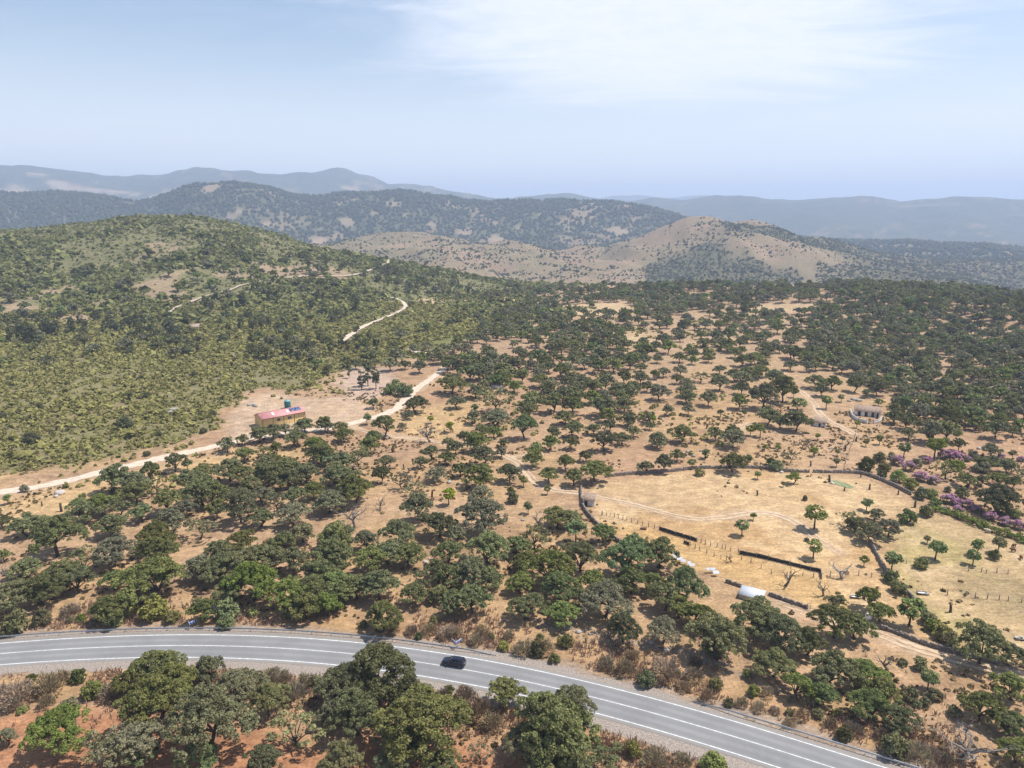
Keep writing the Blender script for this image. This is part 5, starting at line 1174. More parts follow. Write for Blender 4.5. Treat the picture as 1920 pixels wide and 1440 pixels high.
for (px, sd, lb) in ((109, -1, 'white marker post on the near verge at the left end of the road'), (629, -1, 'white marker post on the near verge left of the tall roadside oak'), (907, 1, 'white marker post at the end of the guard rail'), (1120, 1, 'white marker post on the far verge below the stony bank'), (1395, 1, 'white marker post behind the lower corner guard rail'), (641, 1, 'white marker post behind the long guard rail'), (885, -1, 'white marker post on the near verge opposite the dark car')):
    x, y, a, b = road_pt(s_of(px + (8 if sd < 0 else -4)), (HALF + 1.9) * sd); r_ = thing('marker_post', lb, 'marker post', (float(x), float(y), 0), math.atan2(b, a) + math.pi / 2, 'white roadside marker posts'); obj('post', mp_me, r_); obj('band', bd_me, r_)
M_blue = surf('sign_blue', (.03,.09,.36), .45, var=.08)
M_white2 = surf('sign_white', (.75,.77,.80), .45, var=.04)
def chevron_sign(px, py, label):
    p = at(px, py)[0]; r_ = thing('chevron_sign', label, 'road sign', p.tolist(), 0, 'blue and white bend signs')
    m = MB(); m.tube([(0, 0, -.3), (0, 0, 1.55)], .04, 8); m.build('post', M_steel, r_)
    for s in (-1, 1):
        ang = math.pi / 2 - s * .62; ux, uy = math.cos(ang), math.sin(ang); L = 1.55
        m = MB(); m.box((ux * L / 2 + s * .02, uy * L / 2, 1.22), (L, .035, .62), ang); bd = m.build('board', M_white2, r_)
        for k in range(3):      # blue chevrons on both faces, blue rim
            for f in (-1, 1):
                c = .06 + k * .48; m = MB(); nx, ny = -uy * f * .023, ux * f * .023
                for dz in (-1, 1):
                    A = np.array([(c, .0), (c + .34, .0), (c + .50, dz * .29), (c + .16, dz * .29)]); A[:, 0] = np.minimum(A[:, 0], L)
                    V = [(ux * a + s * .02 + nx, uy * a + ny, 1.22 + z) for a, z in A] + [(ux * a + s * .02 + nx * .6, uy * a + ny * .6, 1.22 + z) for a, z in A]
                    m.add(V, q=[(0, 1, 2, 3), (7, 6, 5, 4), (0, 4, 5, 1), (1, 5, 6, 2), (2, 6, 7, 3), (3, 7, 4, 0)])
                m.build('chevron', M_blue, bd)
chevron_sign(855, 1217, 'blue and white chevron boards on a post behind the guard rail near the dark car')
chevron_sign(356, 1180, 'blue and white chevron boards among rocks and bushes on the far bank')
# ------------------------------------------------------------------ car
def car(px, py):
    gxp, gyp = flat_hit(px, py, .06); s = float(s_road[np.argmin(np.hypot(roadx - gxp, roady - gyp))]); a = road_pt(s, 0); t2 = road_pt(s - 1, 0)
    ang = math.atan2(t2[1] - a[1], t2[0] - a[0])
    r_ = thing('car', 'dark blue hatchback driving round the bend on the far lane', 'car', (float(gxp), float(gyp), .065), ang)
    paint, t, out = mat_base('car_paint'); b = N(t, 'ShaderNodeBsdfPrincipled'); b.inputs['Base Color'].default_value = (.008, .010, .022, 1); b.inputs['Roughness'].default_value = .28; b.inputs['Metallic'].default_value = .2; b.inputs['Coat Weight'].default_value = .6; b.inputs['Coat Roughness'].default_value = .05; t.links.new(b.outputs[0], out.inputs[0])
    glass = surf('car_glass', (.012,.015,.018), .06, var=0.0, spec=.6); rub = surf('tyre_rubber', (.02,.02,.02), .9, var=.1); rim = surf('alloy', (.5,.5,.5), .35, metal=.8, var=.05); lamp = surf('lamp_clear', (.75,.77,.8), .15, var=.02, spec=.6); red = surf('lamp_red', (.35,.01,.012), .2, var=.02, spec=.6); plast = surf('car_trim', (.03,.03,.03), .6, var=.05); plate = surf('plate_white', (.7,.7,.68), .5, var=.03)
    st = [(2.18,.62,.30,.60),(2.12,.74,.24,.72),(1.92,.83,.20,.83),(1.5,.88,.20,.90),(1.0,.90,.20,.97),(.2,.90,.20,1.00),(-.8,.90,.20,1.02),(-1.5,.89,.20,1.03),(-1.9,.86,.22,1.02),(-2.08,.80,.26,.98),(-2.16,.70,.34,.88)]
    ring = lambda hw, z0, z1: [(hw * .90, z0), (hw * .99, z0 + .16), (hw, z0 + (z1 - z0) * .55), (hw * .985, z1 - .10), (hw * .93, z1 - .02), (hw * .55, z1 + .015), (0, z1 + .025)]
    m = MB(); V = []; K = 14
    for x, hw, z0, z1 in st:
        rg = ring(hw, z0, z1); full = rg[:-1] + [rg[-1]] + [(-y, z) for y, z in rg[:-1][::-1]] + [(0, z0)]; V += [(x, y, z) for y, z in full]; K = len(full)
    q = [(i * K + k, i * K + (k + 1) % K, (i + 1) * K + (k + 1) % K, (i + 1) * K + k) for i in range(len(st) - 1) for k in range(K)]
    m.add(V, q=[f[::-1] for f in q], poly=[list(range(K)), list(range((len(st) - 1) * K, len(st) * K))[::-1]]); m.build('body', paint, r_, True)
    base = [(.98, .80), (-2.02, .78)]; rf = [(.18, .62), (-1.72, .60)]; zb, zr = .98, 1.52
    def panel(nm, pts, mat, th=.015):
        P = np.array(pts, float); nn = np.cross(P[1] - P[0], P[2] - P[0]); nn /= np.linalg.norm(nn); cen = np.array([-.6, 0, 1.1]); nn *= 1 if np.dot(nn, P.mean(0) - cen) > 0 else -1
        n = len(P); m = MB(); m.add(np.concatenate([P + nn * th, P - nn * th]), poly=[list(range(n)), list(range(n, 2 * n))[::-1]], q=[(i, (i + 1) % n, n + (i + 1) % n, n + i) for i in range(n)]); return m.build(nm, mat, r_)
    m = MB(); m.add([(.98, .80, zb), (.98, -.80, zb), (-2.02, -.78, zb), (-2.02, .78, zb), (.18, .62, zr), (.18, -.62, zr), (-1.72, -.60, zr), (-1.72, .60, zr)], q=[(0, 1, 5, 4), (1, 2, 6, 5), (2, 3, 7, 6), (3, 0, 4, 7)]); m.build('cabin', paint, r_)
    m = MB(); rows = []
    for x, hw, z in ((.22, .60, zr - .03), (.05, .635, zr + .015), (-.7, .65, zr + .035), (-1.5, .63, zr + .02), (-1.80, .58, zr - .03)): rows.append([(x, -hw, z - .04), (x, -hw * .8, z), (x, 0, z + .02), (x, hw * .8, z), (x, hw, z - .04)])
    n5 = 5; V = [p for r in rows for p in r] + [(x, y, z - .03) for r in rows for x, y, z in r]; o2 = 25
    q = [(i * n5 + k, (i + 1) * n5 + k, (i + 1) * n5 + k + 1, i * n5 + k + 1)[::-1] for i in range(4) for k in range(4)] + [(o2 + i * n5 + k, o2 + (i + 1) * n5 + k, o2 + (i + 1) * n5 + k + 1, o2 + i * n5 + k + 1) for i in range(4) for k in range(4)]
    m.add(V, q=q); m.build('roof', paint, r_, True)
    lerp = lambda A, B, f: tuple(np.array(A) + (np.array(B) - np.array(A)) * f)
    def face(a, b, c, d, u0, u1, v0, v1):
        f = lambda u, v: lerp(lerp(a, b, u), lerp(d, c, u), v); return [f(u0, v0), f(u1, v0), f(u1, v1), f(u0, v1)]
    panel('windscreen', face((.98, -.80, zb), (.98, .80, zb), (.18, .62, zr), (.18, -.62, zr), .06, .94, .06, .93), glass)
    panel('rear_window', face((-2.02, -.78, zb), (-2.02, .78, zb), (-1.72, .60, zr), (-1.72, -.60, zr), .08, .92, .30, .92), glass)
    for s in (-1, 1):
        for u0, u1 in ((.14, .42), (.45, .70), (.73, .90)): panel('side_window', face((.98, s * .80, zb), (-2.02, s * .78, zb), (-1.72, s * .60, zr), (.18, s * .62, zr), u0, u1, .12, .88), glass)
        panel('headlight', [(2.10, s * .46, .62), (2.02, s * .76, .66), (1.90, s * .78, .80), (2.04, s * .48, .76)], lamp, .02)
        panel('tail_light', [(-2.14, s * .52, .78), (-2.04, s * .80, .80), (-2.0, s * .78, 1.0), (-2.10, s * .56, .98)], red, .03)
        m = MB(); m.box((.72, s * .99, 1.02), (.12, .22, .15), 0, .8); m.box((.74, s * .87, .99), (.05, .10, .04)); m.build('mirror', paint, r_)
        for x in (1.32, -1.34):
            w = bpy.data.objects.new('wheel', None); COL.objects.link(w); w.parent = r_; w.location = (x, s * .80, .32); w.rotation_euler = (math.pi / 2 * s, 0, 0)
            m = MB(); m.lathe([(.20, -.10), (.29, -.11), (.32, -.08), (.325, 0), (.32, .08), (.29, .11), (.20, .10)], 20); m.build('tyre', rub, w, True)
            m = MB(); m.lathe([(.001, -.085), (.07, -.09), (.08, -.07), (.205, -.085), (.21, -.05)], 16)
            for k in range(5):
                a_ = k * 1.2566; m.box((math.cos(a_) * .12, math.sin(a_) * .12, -.088), (.18, .045, .02), a_)
            m.build('rim', rim, w)
        for k in (0, 1):
            m = MB(); m.box((.05 - k * .85, s * .905, .80), (.16, .02, .025)); m.build('door_handle', plast, r_)
    panel('grille', [(2.20, -.40, .36), (2.20, .40, .36), (2.17, .42, .54), (2.17, -.42, .54)], plast)
    panel('bumper_trim', [(-2.19, -.62, .36), (-2.19, .62, .36), (-2.20, .60, .52), (-2.20, -.60, .52)], plast)
    panel('number_plate', [(-2.16, -.26, .74), (-2.16, .26, .74), (-2.15, .26, .85), (-2.15, -.26, .85)], plate, .02)
car(851, 1246.5)
# ------------------------------------------------------------------ buildings
def frame3(A, B, z):
    d = np.array(B[:2]) - np.array(A[:2]); L = float(np.hypot(*d)); return L, math.atan2(d[1], d[0])
def prism_roof(m, x0, x1, prof, th):
    """sheet of roof along x following prof [(y, z)...]"""
    n = len(prof); V = [(x, y, z) for x in (x0, x1) for y, z in prof] + [(x, y, z - th) for x in (x0, x1) for y, z in prof]
    q = []
    for k in range(n - 1):
        q += [(k, k + 1, n + k + 1, n + k), (2 * n + k, 3 * n + k, 3 * n + k + 1, 2 * n + k + 1), (k, 2 * n + k, 2 * n + k + 1, k + 1), (n + k, n + k + 1, 3 * n + k + 1, 3 * n + k)]
    q += [(0, n, 3 * n, 2 * n), (n - 1, 2 * n + n - 1, 3 * n + n - 1, n + n - 1)]
    return m.add(V, q=q)
M_ochre = surf('ochre_cladding', (.68,.50,.23), .7, var=.08, scale=1.0); M_redroof = surf('red_roof_sheet', (.60,.28,.27), .55, var=.10, scale=.6); M_brown = surf('brown_trim', (.10,.055,.04), .6, var=.1)
M_sky = surf('skylight_sheet', (.80,.78,.74), .4, var=.05); M_win = surf('window_glass', (.05,.06,.07), .15, var=.1, spec=.5); M_alu = surf('alu_frame', (.24,.25,.27), .4, metal=.6, var=.05)
M_pv = surf('solar_cell', (.07,.11,.27), .15, var=.15, scale=8, spec=.6); M_lime = surf('whitewash', (.74,.72,.69), .9, var=.12, scale=1.0, c2=(.55,.50,.45)); M_tile = surf('old_roof_tile', (.34,.25,.19), .9, var=.35, scale=2.0); M_conc = surf('concrete', (.46,.43,.39), .9, var=.2, scale=1.2)
M_tank = surf('green_tank', (.03,.13,.14), .5, var=.15); M_tanktop = surf('tank_lid', (.16,.34,.34), .5, var=.15); M_door = surf('dark_opening', (.035,.03,.028), .9, var=.1); M_plaster = surf('grey_plaster', (.50,.48,.46), .9, var=.15)
M_sheet = surf('white_sheet_roof', (.50,.52,.555), .85, var=.03, scale=1.2); M_rust = surf('rusty_steel', (.20,.12,.085), .8, var=.3, scale=5)
A, B, Cc = at(492.6, 804.6)[0], at(473.9, 796.6)[0], at(573, 789.3)[0]
L, ang = frame3(A, Cc, 0); Wd = 7.6; He, Hr = 3.9, 5.2
barn = thing('barn', 'long yellow metal barn with a red ridged roof beside the gravel track', 'barn', (A[0], A[1], min(A[2], Cc[2]) - .1), ang)
bz = float(max(A[2], Cc[2]) - min(A[2], Cc[2])) + .1; He += bz; Hr += bz
m = MB(); V = [(0, 0, -.3), (L, 0, -.3), (L, Wd, -.3), (0, Wd, -.3), (0, 0, He), (L, 0, He), (L, Wd, He), (0, Wd, He), (0, Wd / 2, Hr), (L, Wd / 2, Hr)]
m.add(V, q=[(0, 1, 5, 4), (2, 3, 7, 6)], poly=[[0, 4, 8, 7, 3], [1, 2, 6, 9, 5]])
wall = m.build('wall', M_ochre, barn)
rb_ = MB()
for x in np.arange(.6, L, 1.0): rb_.box((x, -.018, He / 2), (.05, .03, He - .1))
for y in np.arange(.6, Wd, 1.0): rb_.box((-.018, y, (He + (Hr - He) * (1 - abs(y - Wd / 2) / (Wd / 2))) / 2), (.03, .05, He + (Hr - He) * (1 - abs(y - Wd / 2) / (Wd / 2)) - .15))
tag(rb_.build('cladding_rib', M_ochre, wall), kind='stuff')
m = MB(); prism_roof(m, -.25, L + .25, [(-.35, He - .08), (Wd / 2, Hr + .12), (Wd + .35, He - .08)], .10); roof = m.build('roof', M_redroof, barn)
up = (Hr + .12 - He + .08) / (Wd / 2 + .35); on = lambda y: He - .08 + (y + .35) * up
m = MB()
for x in np.arange(0, L + .2, .9):
    V = [(x - .04, -.33, on(-.33) + .045), (x + .04, -.33, on(-.33) + .045), (x + .04, Wd / 2, on(Wd / 2) + .045), (x - .04, Wd / 2, on(Wd / 2) + .045), (x - .04, -.33, on(-.33)), (x + .04, -.33, on(-.33)), (x + .04, Wd / 2, on(Wd / 2)), (x - .04, Wd / 2, on(Wd / 2))]
    m.add(V, q=[(0, 1, 2, 3), (0, 3, 7, 4), (1, 5, 6, 2), (0, 4, 5, 1)])
tag(m.build('roof_rib', M_redroof, roof), kind='stuff')
m = MB(); m.box((L / 2, Wd / 2, Hr + .13), (L + .5, .4, .06)); m.build('ridge_cap', M_redroof, roof)
def on_roof(nm, x0, x1, y0, y1, mat, lift=.06, par=None):
    m = MB(); V = [(x, y, on(y) + lift + h) for h in (0, .05) for x, y in ((x0, y0), (x1, y0), (x1, y1), (x0, y1))]
    m.add(V, q=[(4, 5, 6, 7), (0, 1, 5, 4), (1, 2, 6, 5), (2, 3, 7, 6), (3, 0, 4, 7), (3, 2, 1, 0)]); return m.build(nm, mat, par or roof)
for f in (.26, .60): on_roof('skylight', L * f, L * f + 1.0, 1.0, 2.9, M_sky)
for f in (.70, .83):
    pn = on_roof('solar_panel', L * f, L * f + 2.1, 1.3, 3.3, M_alu, .12, barn)
    for i in range(2):
        for j in range(3): on_roof('solar_cell', L * f + .08 + i * 1.0, L * f + 1.0 + i * 1.0, 1.36 + j * .64, 1.92 + j * .64, M_pv, .135, pn)
for x in (0, L * .245, L * .495, L * .745, L): 
    m = MB(); m.box((min(max(x, .06), L - .06), -.05, He / 2 - .05), (.13, .08, He)); m.build('downpipe', M_brown, barn)
m = MB(); m.box((L / 2, -.42, He - .12), (L + .5, .14, .14)); m.build('gutter', M_brown, barn)
for s in (0, 1):
    m = MB(); y0, z0, y1, z1 = (-.35, He - .12, Wd / 2, Hr + .08) if s == 0 else (Wd + .35, He - .12, Wd / 2, Hr + .08)
    m.add([(-.30, y0, z0 - .1), (-.30, y0, z0 + .1), (-.30, y1, z1 + .1), (-.30, y1, z1 - .1), (-.24, y0, z0 - .1), (-.24, y0, z0 + .1), (-.24, y1, z1 + .1), (-.24, y1, z1 - .1)], q=[(0, 1, 2, 3), (7, 6, 5, 4), (0, 4, 5, 1), (1, 5, 6, 2), (2, 6, 7, 3), (3, 7, 4, 0)]); m.build('verge_trim', M_brown, barn)
for f in (.375, .63):
    m = MB(); m.box((L * f, -.03, He * .66), (1.35, .10, 1.0)); wf = m.build('window', M_alu, barn)
    for k in (-1, 1): m = MB(); m.box((L * f + k * .31, -.085, He * .66), (.56, .02, .82)); m.build('pane', M_win, wf)
m = MB(); m.box((L / 2, Wd / 2, -.12), (L + .7, Wd + .7, .45)); m.build('plinth', M_conc, barn)
p = at(539.6, 766)[0]; tk = thing('water_tank', 'dark green round water tank with a domed lid behind the barn', 'water tank', p.tolist())
m = MB(); m.lathe([(1.25, -.2), (1.28, 0), (1.28, 3.2), (1.25, 3.25)], 28); body = m.build('body', M_tank, tk)
for z in (.8, 1.6, 2.4): m = MB(); m.lathe([(1.27, z - .05), (1.33, z - .03), (1.33, z + .03), (1.27, z + .05)], 28); m.build('band', M_tank, body)
m = MB(); m.lathe([(1.34, 3.2), (1.34, 3.28), (1.0, 3.62), (.3, 3.85), (.3, 3.98), (.001, 4.0)], 28); m.build('lid', M_tanktop, tk)
m = MB(); m.lathe([(1.6, -.25), (1.6, .06), (.001, .06)], 24); m.build('base', M_conc, tk)
m = MB(); m.tube([(1.34, -.3, 0), (1.34, -.3, 3.2)], .05, 6); m.build('pipe', M_alu, tk)

def hut(name, label, A, C, depth, h0, h1, wallm, roofm, openings, cat, over=.25, tiles=None, group=None):
    """mono-pitch building: front wall from A to C, roof rising from h0 in front to h1 at the back"""
    L, ang = frame3(A, C, 0); r_ = thing(name, label, cat, (A[0], A[1], min(A[2], C[2])), ang, group); D = depth
    m = MB(); m.add([(0, 0, -.4), (L, 0, -.4), (L, D, -.4), (0, D, -.4), (0, 0, h0), (L, 0, h0), (L, D, h1), (0, D, h1)], q=[(0, 1, 5, 4), (1, 2, 6, 5), (2, 3, 7, 6), (3, 0, 4, 7)]); m.build('wall', wallm, r_)
    up = (h1 - h0) / D; m = MB(); prism_roof(m, -over, L + over, [(-over, h0 - over * up + .10), (D + over, h1 + over * up + .10)], .09); rf = m.build('roof', roofm, r_)
    if tiles:
        k = 0
        for x in np.arange(-over + tiles / 2, L + over, tiles):
            m = MB(); a0, a1 = h0 - over * up + .10, h1 + over * up + .10
            m.tube([(x, -over - .03, a0 + .02), (x, D + over, a1 + .02)], tiles * .30, 6); m.build('tile_row', roofm, rf)
    for nm, x0, x1, z0, z1 in openings:
        m = MB(); m.box(((x0 + x1) / 2 * L, -.02, (z0 + z1) / 2), ((x1 - x0) * L, .08, z1 - z0)); o = m.build(nm, M_door if nm != 'frame' else M_post, r_)
        m = MB(); w_ = (x1 - x0) * L
        for xx in (x0 * L - .04, x1 * L + .04): m.box((xx, -.045, (z0 + z1) / 2), (.08, .10, z1 - z0 + .02))
        m.box(((x0 + x1) / 2 * L, -.045, z1 + .05), (w_ + .2, .10, .09)); m.build('frame', M_post, o)
    return r_, L
hut('white_house', 'small white house with a tiled lean-to roof beside a spreading oak', at(1524.8, 799)[0], at(1547.6, 802)[0], 4.0, 1.8, 2.7, M_lime, M_tile, [('door', .44, .58, 0.0, 1.35), ('window', .80, .92, 1.15, 1.6)], 'house', tiles=.45)
stb, Ls = hut('stable', 'long white stable with dark doorways and a walled yard', at(1602.5, 778.5)[0], at(1650, 783.5)[0], 5.4, 2.1, 3.0, M_lime, M_tile, [('doorway', .12, .22, 0, 1.8), ('doorway', .39, .50, 0, 1.8), ('doorway', .66, .75, 0, 1.8), ('doorway', .87, .93, 0, 1.7)], 'stable', tiles=.5)
def low_wall(px, label, h, w, mat, cap):
    P = line_at(px); x, y = smooth_line(P[:, 0], P[:, 1], .5); nx, ny = normals(x, y); c0 = np.array([x[0], y[0], height1(x[0], y[0])]); hz = height(x, y); r_ = thing('yard_wall', label, 'wall', c0.tolist(), 0, 'whitewashed yard walls')
    for nm, z0, z1, ww, mt in (('wall', -.3, h, w, mat), ('coping', h, h + .08, w + .1, cap)):
        n = len(x); V = np.concatenate([np.stack([x + nx * s * ww / 2 - c0[0], y + ny * s * ww / 2 - c0[1], hz + z - c0[2]], -1) for s, z in ((-1, z0), (-1, z1), (1, z1), (1, z0))]); a = np.arange(n - 1)
        q = np.concatenate([np.stack([c * n + a, c * n + a + 1, ((c + 1) % 4) * n + a + 1, ((c + 1) % 4) * n + a], -1) for c in range(4)] + [np.array([(0, n, 2 * n, 3 * n), (n - 1, 4 * n - 1, 3 * n - 1, 2 * n - 1)])]); obj(nm, new_mesh(nm, V, q, mt), r_)
low_wall([(1593.5,771),(1595,777),(1599,784),(1606,789),(1616,792.5),(1627,794.5)], 'curved whitewashed yard wall on the left side of the stable', 1.25, .35, M_lime, M_conc)
low_wall([(1637.5,795),(1645,793.5),(1652,790),(1653,785)], 'short whitewashed yard wall on the right side of the stable', 1.25, .35, M_lime, M_conc)
def gate(px0, px1, label, h=1.2):
    A, B = at(*px0)[0], at(*px1)[0]; L, ang = frame3(A, B, 0); r_ = thing('gate', label, 'gate', A.tolist(), ang, 'farm gates')
    for x in (0, L): m = MB(); m.tube([(x, 0, -.2), (x, 0, h + .15)], .05, 6); m.build('gatepost', M_rust, r_)
    for z in np.linspace(.2, h, 5): m = MB(); m.tube([(0, 0, z), (L, 0, z)], .022, 5); m.build('rail', M_rust, r_)
    for f in (.33, .66): m = MB(); m.tube([(L * f, 0, .15), (L * f, 0, h)], .02, 5); m.build('brace', M_rust, r_)
gate((1628, 794.6), (1637, 795.2), 'tubular metal gate between the two yard walls of the stable')
gate((1513, 1142), (1519, 1146), 'rusty gate at the end of the stone wall below the dead tree')
gate((1100, 966), (1128, 967), 'rusty rail gate of the pen below the small stone hut')
hut('stone_hut', 'small grey stone hut with a tiled roof at the corner of the golden paddock', at(1093.5, 948.5)[0], at(1114, 950)[0], 3.0, 1.9, 2.5, M_plaster, M_tile, [('doorway', .12, .36, 0, 1.5)], 'hut', tiles=.4)
hut('shed', 'low shed with a bright white sheet roof beside the stone wall', at(1385, 1121.5)[0], at(1427, 1132.5)[0], 3.5, 1.0, 1.2, M_conc, M_sheet, [], 'shed', over=.2)
sh_ = COL.objects.get('shed')
for o_ in [c_ for c_ in sh_.children if c_.name.startswith('roof')]:
    L_ = max(v.co.x for v in o_.data.vertices); m = MB(); ys = sorted({round(v.co.y, 3) for v in o_.data.vertices}); zt = {y: max(v.co.z for v in o_.data.vertices if abs(v.co.y - y) < .01) for y in ys}
    for x in np.arange(.1, L_, .45): m.tube([(x, ys[0], zt[ys[0]] + .01), (x, ys[-1], zt[ys[-1]] + .01)], .035, 4)
    tag(m.build('roof_rib', M_sheet, o_), kind='stuff')
hut('hill_hut', 'small tan-roofed hut standing alone on the scrub slope', at(354.5, 618.5)[0], at(371, 618.5)[0], 4.5, 2.2, 3.4, M_conc, M_tile, [('doorway', .3, .55, 0, 1.7)], 'hut', over=.6)
def far_house(px, py, w, label):
    p = at(px, py)[0]; dep = p[1] * cp - (p[2] - CAMH) * spi; L = w * dep / F; D = L * .55; r_ = thing('farmhouse', label, 'farmhouse', p.tolist(), 0.1 * (px % 5 - 2), 'white farmhouses on the far ridge')
    m = MB(); m.add([(-L/2,-D/2,-4),(L/2,-D/2,-4),(L/2,D/2,-4),(-L/2,D/2,-4),(-L/2,-D/2,L*.28),(L/2,-D/2,L*.28),(L/2,D/2,L*.28),(-L/2,D/2,L*.28),(-L/2,0,L*.42),(L/2,0,L*.42)], q=[(0,1,5,4),(2,3,7,6)], poly=[[0,4,8,7,3],[1,2,6,9,5]]); m.build('wall', M_lime, r_)
    m = MB(); prism_roof(m, -L/2-.5, L/2+.5, [(-D/2-.6, L*.28-.2), (0, L*.44), (D/2+.6, L*.28-.2)], .3); m.build('roof', M_tile, r_)
    for k in (-.25, .25): m = MB(); m.box((L * k, -D / 2 - .05, L * .15), (L * .09, .2, L * .1)); m.build('window', M_door, r_)
far_house(1108, 385, 9, 'white farmhouse with a red-brown roof on the skyline ridge')
far_house(1117, 389, 6, 'white outbuilding just below the skyline farmhouse')
far_house(1098, 389, 5, 'white cottage left of the skyline farmhouse')
far_house(1157, 396, 4, 'single white cottage on the ridge right of the skyline farmhouse')
# ------------------------------------------------------------------ small farm things
p = at(1627, 1168)[0]; r_ = thing('feed_hopper', 'pair of rounded white feed tanks on legs under an oak', 'feed tank', p.tolist(), .3)
for k, (x, y, s) in enumerate(((0, 0, 1.0), (1.0, .9, .8))):
    m = MB(); R = .62 * s; m.lathe([(.06, .55), (R * .6, .8), (R, 1.15), (R, 1.75), (R * .8, 2.0), (R * .3, 2.15), (.001, 2.17)], 18, (x, y, 0)); m.build('tank', M_white, r_, True)
    for a in range(4):
        t_ = a * math.pi / 2 + .78; m = MB(); m.tube([(x + math.cos(t_) * R, y + math.sin(t_) * R, -.1), (x + math.cos(t_) * R * .95, y + math.sin(t_) * R * .95, 1.2)], .035, 5); m.build('leg', M_steel, r_)
def trough(px, py, L, label, rz, mat, rails=True):
    p = at(px, py)[0]; r_ = thing('trough', label, 'trough', p.tolist(), rz, 'feed troughs'); W_ = 1.0; h = .45
    m = MB(); V = []; 
    for z, s in ((.12, .8), (h, 1.0)): V += [(-L/2*s,-W_/2*s,z),(L/2*s,-W_/2*s,z),(L/2*s,W_/2*s,z),(-L/2*s,W_/2*s,z)]
    V += [(x * .93, y * .86, h) for x, y, _ in V[4:8]] + [(x * .9, y * .8, .2) for x, y, _ in V[:4]]
    m.add(V, q=[(3,2,1,0),(0,1,5,4),(1,2,6,5),(2,3,7,6),(3,0,4,7),(4,5,9,8),(5,6,10,9),(6,7,11,10),(7,4,8,11),(8,9,13,12),(9,10,14,13),(10,11,15,14),(11,8,12,15),(12,13,14,15)]); m.build('basin', mat, r_)
    for x in (-L / 2 * .9, L / 2 * .9):
        for y in (-.38, .38): m = MB(); m.box((x, y, .1), (.07, .07, .5)); m.build('leg', M_rust, r_)
    if rails:
        for x in (-L / 2, L / 2): m = MB(); m.tube([(x, -.5, 0), (x, -.5, .95), (x, .5, .95), (x, .5, 0)], .03, 5); m.build('hoop', M_rust, r_)
        for y in (-.5, .5): m = MB(); m.tube([(-L / 2, y, .9), (L / 2, y, .9)], .025, 5); m.build('rail', M_rust, r_)
trough(1730, 1114, 2.3, 'grey metal feed trough with rails in the middle of the right paddock', -.18, M_steel)
trough(1604, 1121, 2.0, 'metal trough half hidden behind the oak beside the dead limbs', -.25, M_steel)
trough(1207, 992, 1.6, 'dark low trough beside the wooden post fence', -.3, M_rust, False)
trough(1913, 1199, 2.0, 'pale trough at the picture edge of the right paddock', -.1, M_conc, False)
# torn white sheets under the oaks
r_ = None; P = at([1262,1268,1274,1281,1292,1297,1329,1336,1342], [1043,1049,1054,1058,1062,1066,1074,1074,1080]); c0 = P[0].copy()
for half, lb in ((range(0, 6), 'broken white roofing sheets of a fallen shelter under the oaks'), (range(6, 9), 'few scraps of white sheet lying under the oak left of the shed')):
    c0 = P[half[0]].copy(); r_ = thing('sheet_heap', lb, 'scrap sheets', c0.tolist())
    for i in half:
        m = MB(); sx, sy = rng.uniform(.7, 1.5), rng.uniform(.5, .9); V = []
        for u in np.linspace(-.5, .5, 7): V += [(u * sx, -sy / 2, .05 * math.sin(u * 18) + .8), (u * sx, sy / 2, .05 * math.sin(u * 18) + 1.15)]
        V += [(x, y, z - .02) for x, y, z in V]; m.add(V, q=[(2*k, 2*k+2, 2*k+3, 2*k+1) for k in range(6)] + [(14+2*k, 14+2*k+1, 14+2*k+3, 14+2*k+2) for k in range(6)])
        o = m.build('sheet', M_sheet, r_, False, (P[i] - c0).tolist(), float(rng.uniform(-.8, .3)))
# animals
def animal_mesh(coat):
    me = bpy.data.meshes.new('body')
    V = [(0,0,.62),(.30,0,.62),(-.30,0,.64),(.48,0,.70),(.62,0,.72),(.78,0,.62),(.26,.13,.42),(.27,.13,.02),(.26,-.13,.42),(.30,-.13,.02),(-.34,.13,.44),(-.38,.13,.24),(-.35,.13,.02),(-.34,-.13,.44),(-.38,-.13,.24),(-.32,-.13,.02),(-.46,0,.66),(-.52,0,.45),(.60,.09,.80),(.60,-.09,.80)]
    E = [(0,1),(0,2),(1,3),(3,4),(4,5),(1,6),(6,7),(1,8),(8,9),(2,10),(10,11),(11,12),(2,13),(13,14),(14,15),(2,16),(16,17),(4,18),(4,19)]
    R = [.25,.23,.23,.15,.12,.07,.08,.045,.08,.045,.10,.055,.04,.10,.055,.04,.05,.02,.035,.035]
    me.from_pydata(V, E, []); me.materials.append(coat); o = bpy.data.objects.new('body', me); COL.objects.link(o)
    md = o.modifiers.new('skin', 'SKIN'); lay = me.skin_vertices[0] if me.skin_vertices else None
    for i, r in enumerate(R): me.skin_vertices[0].data[i].radius = (r, r)
    me.skin_vertices[0].data[0].use_root = True
    s = o.modifiers.new('sub', 'SUBSURF'); s.levels = 1; s.render_levels = 2
    dg = bpy.context.evaluated_depsgraph_get(); out = bpy.data.meshes.new_from_object(o.evaluated_get(dg)); out.name = 'body'
    bpy.data.objects.remove(o); return out
M_fleece = surf('pale_fleece', (.62,.54,.42), .95, var=.2, scale=5); M_brownhide = surf('brown_hide', (.17,.085,.045), .8, var=.25, scale=3)
b1, b2 = animal_mesh(M_fleece), animal_mesh(M_brownhide)
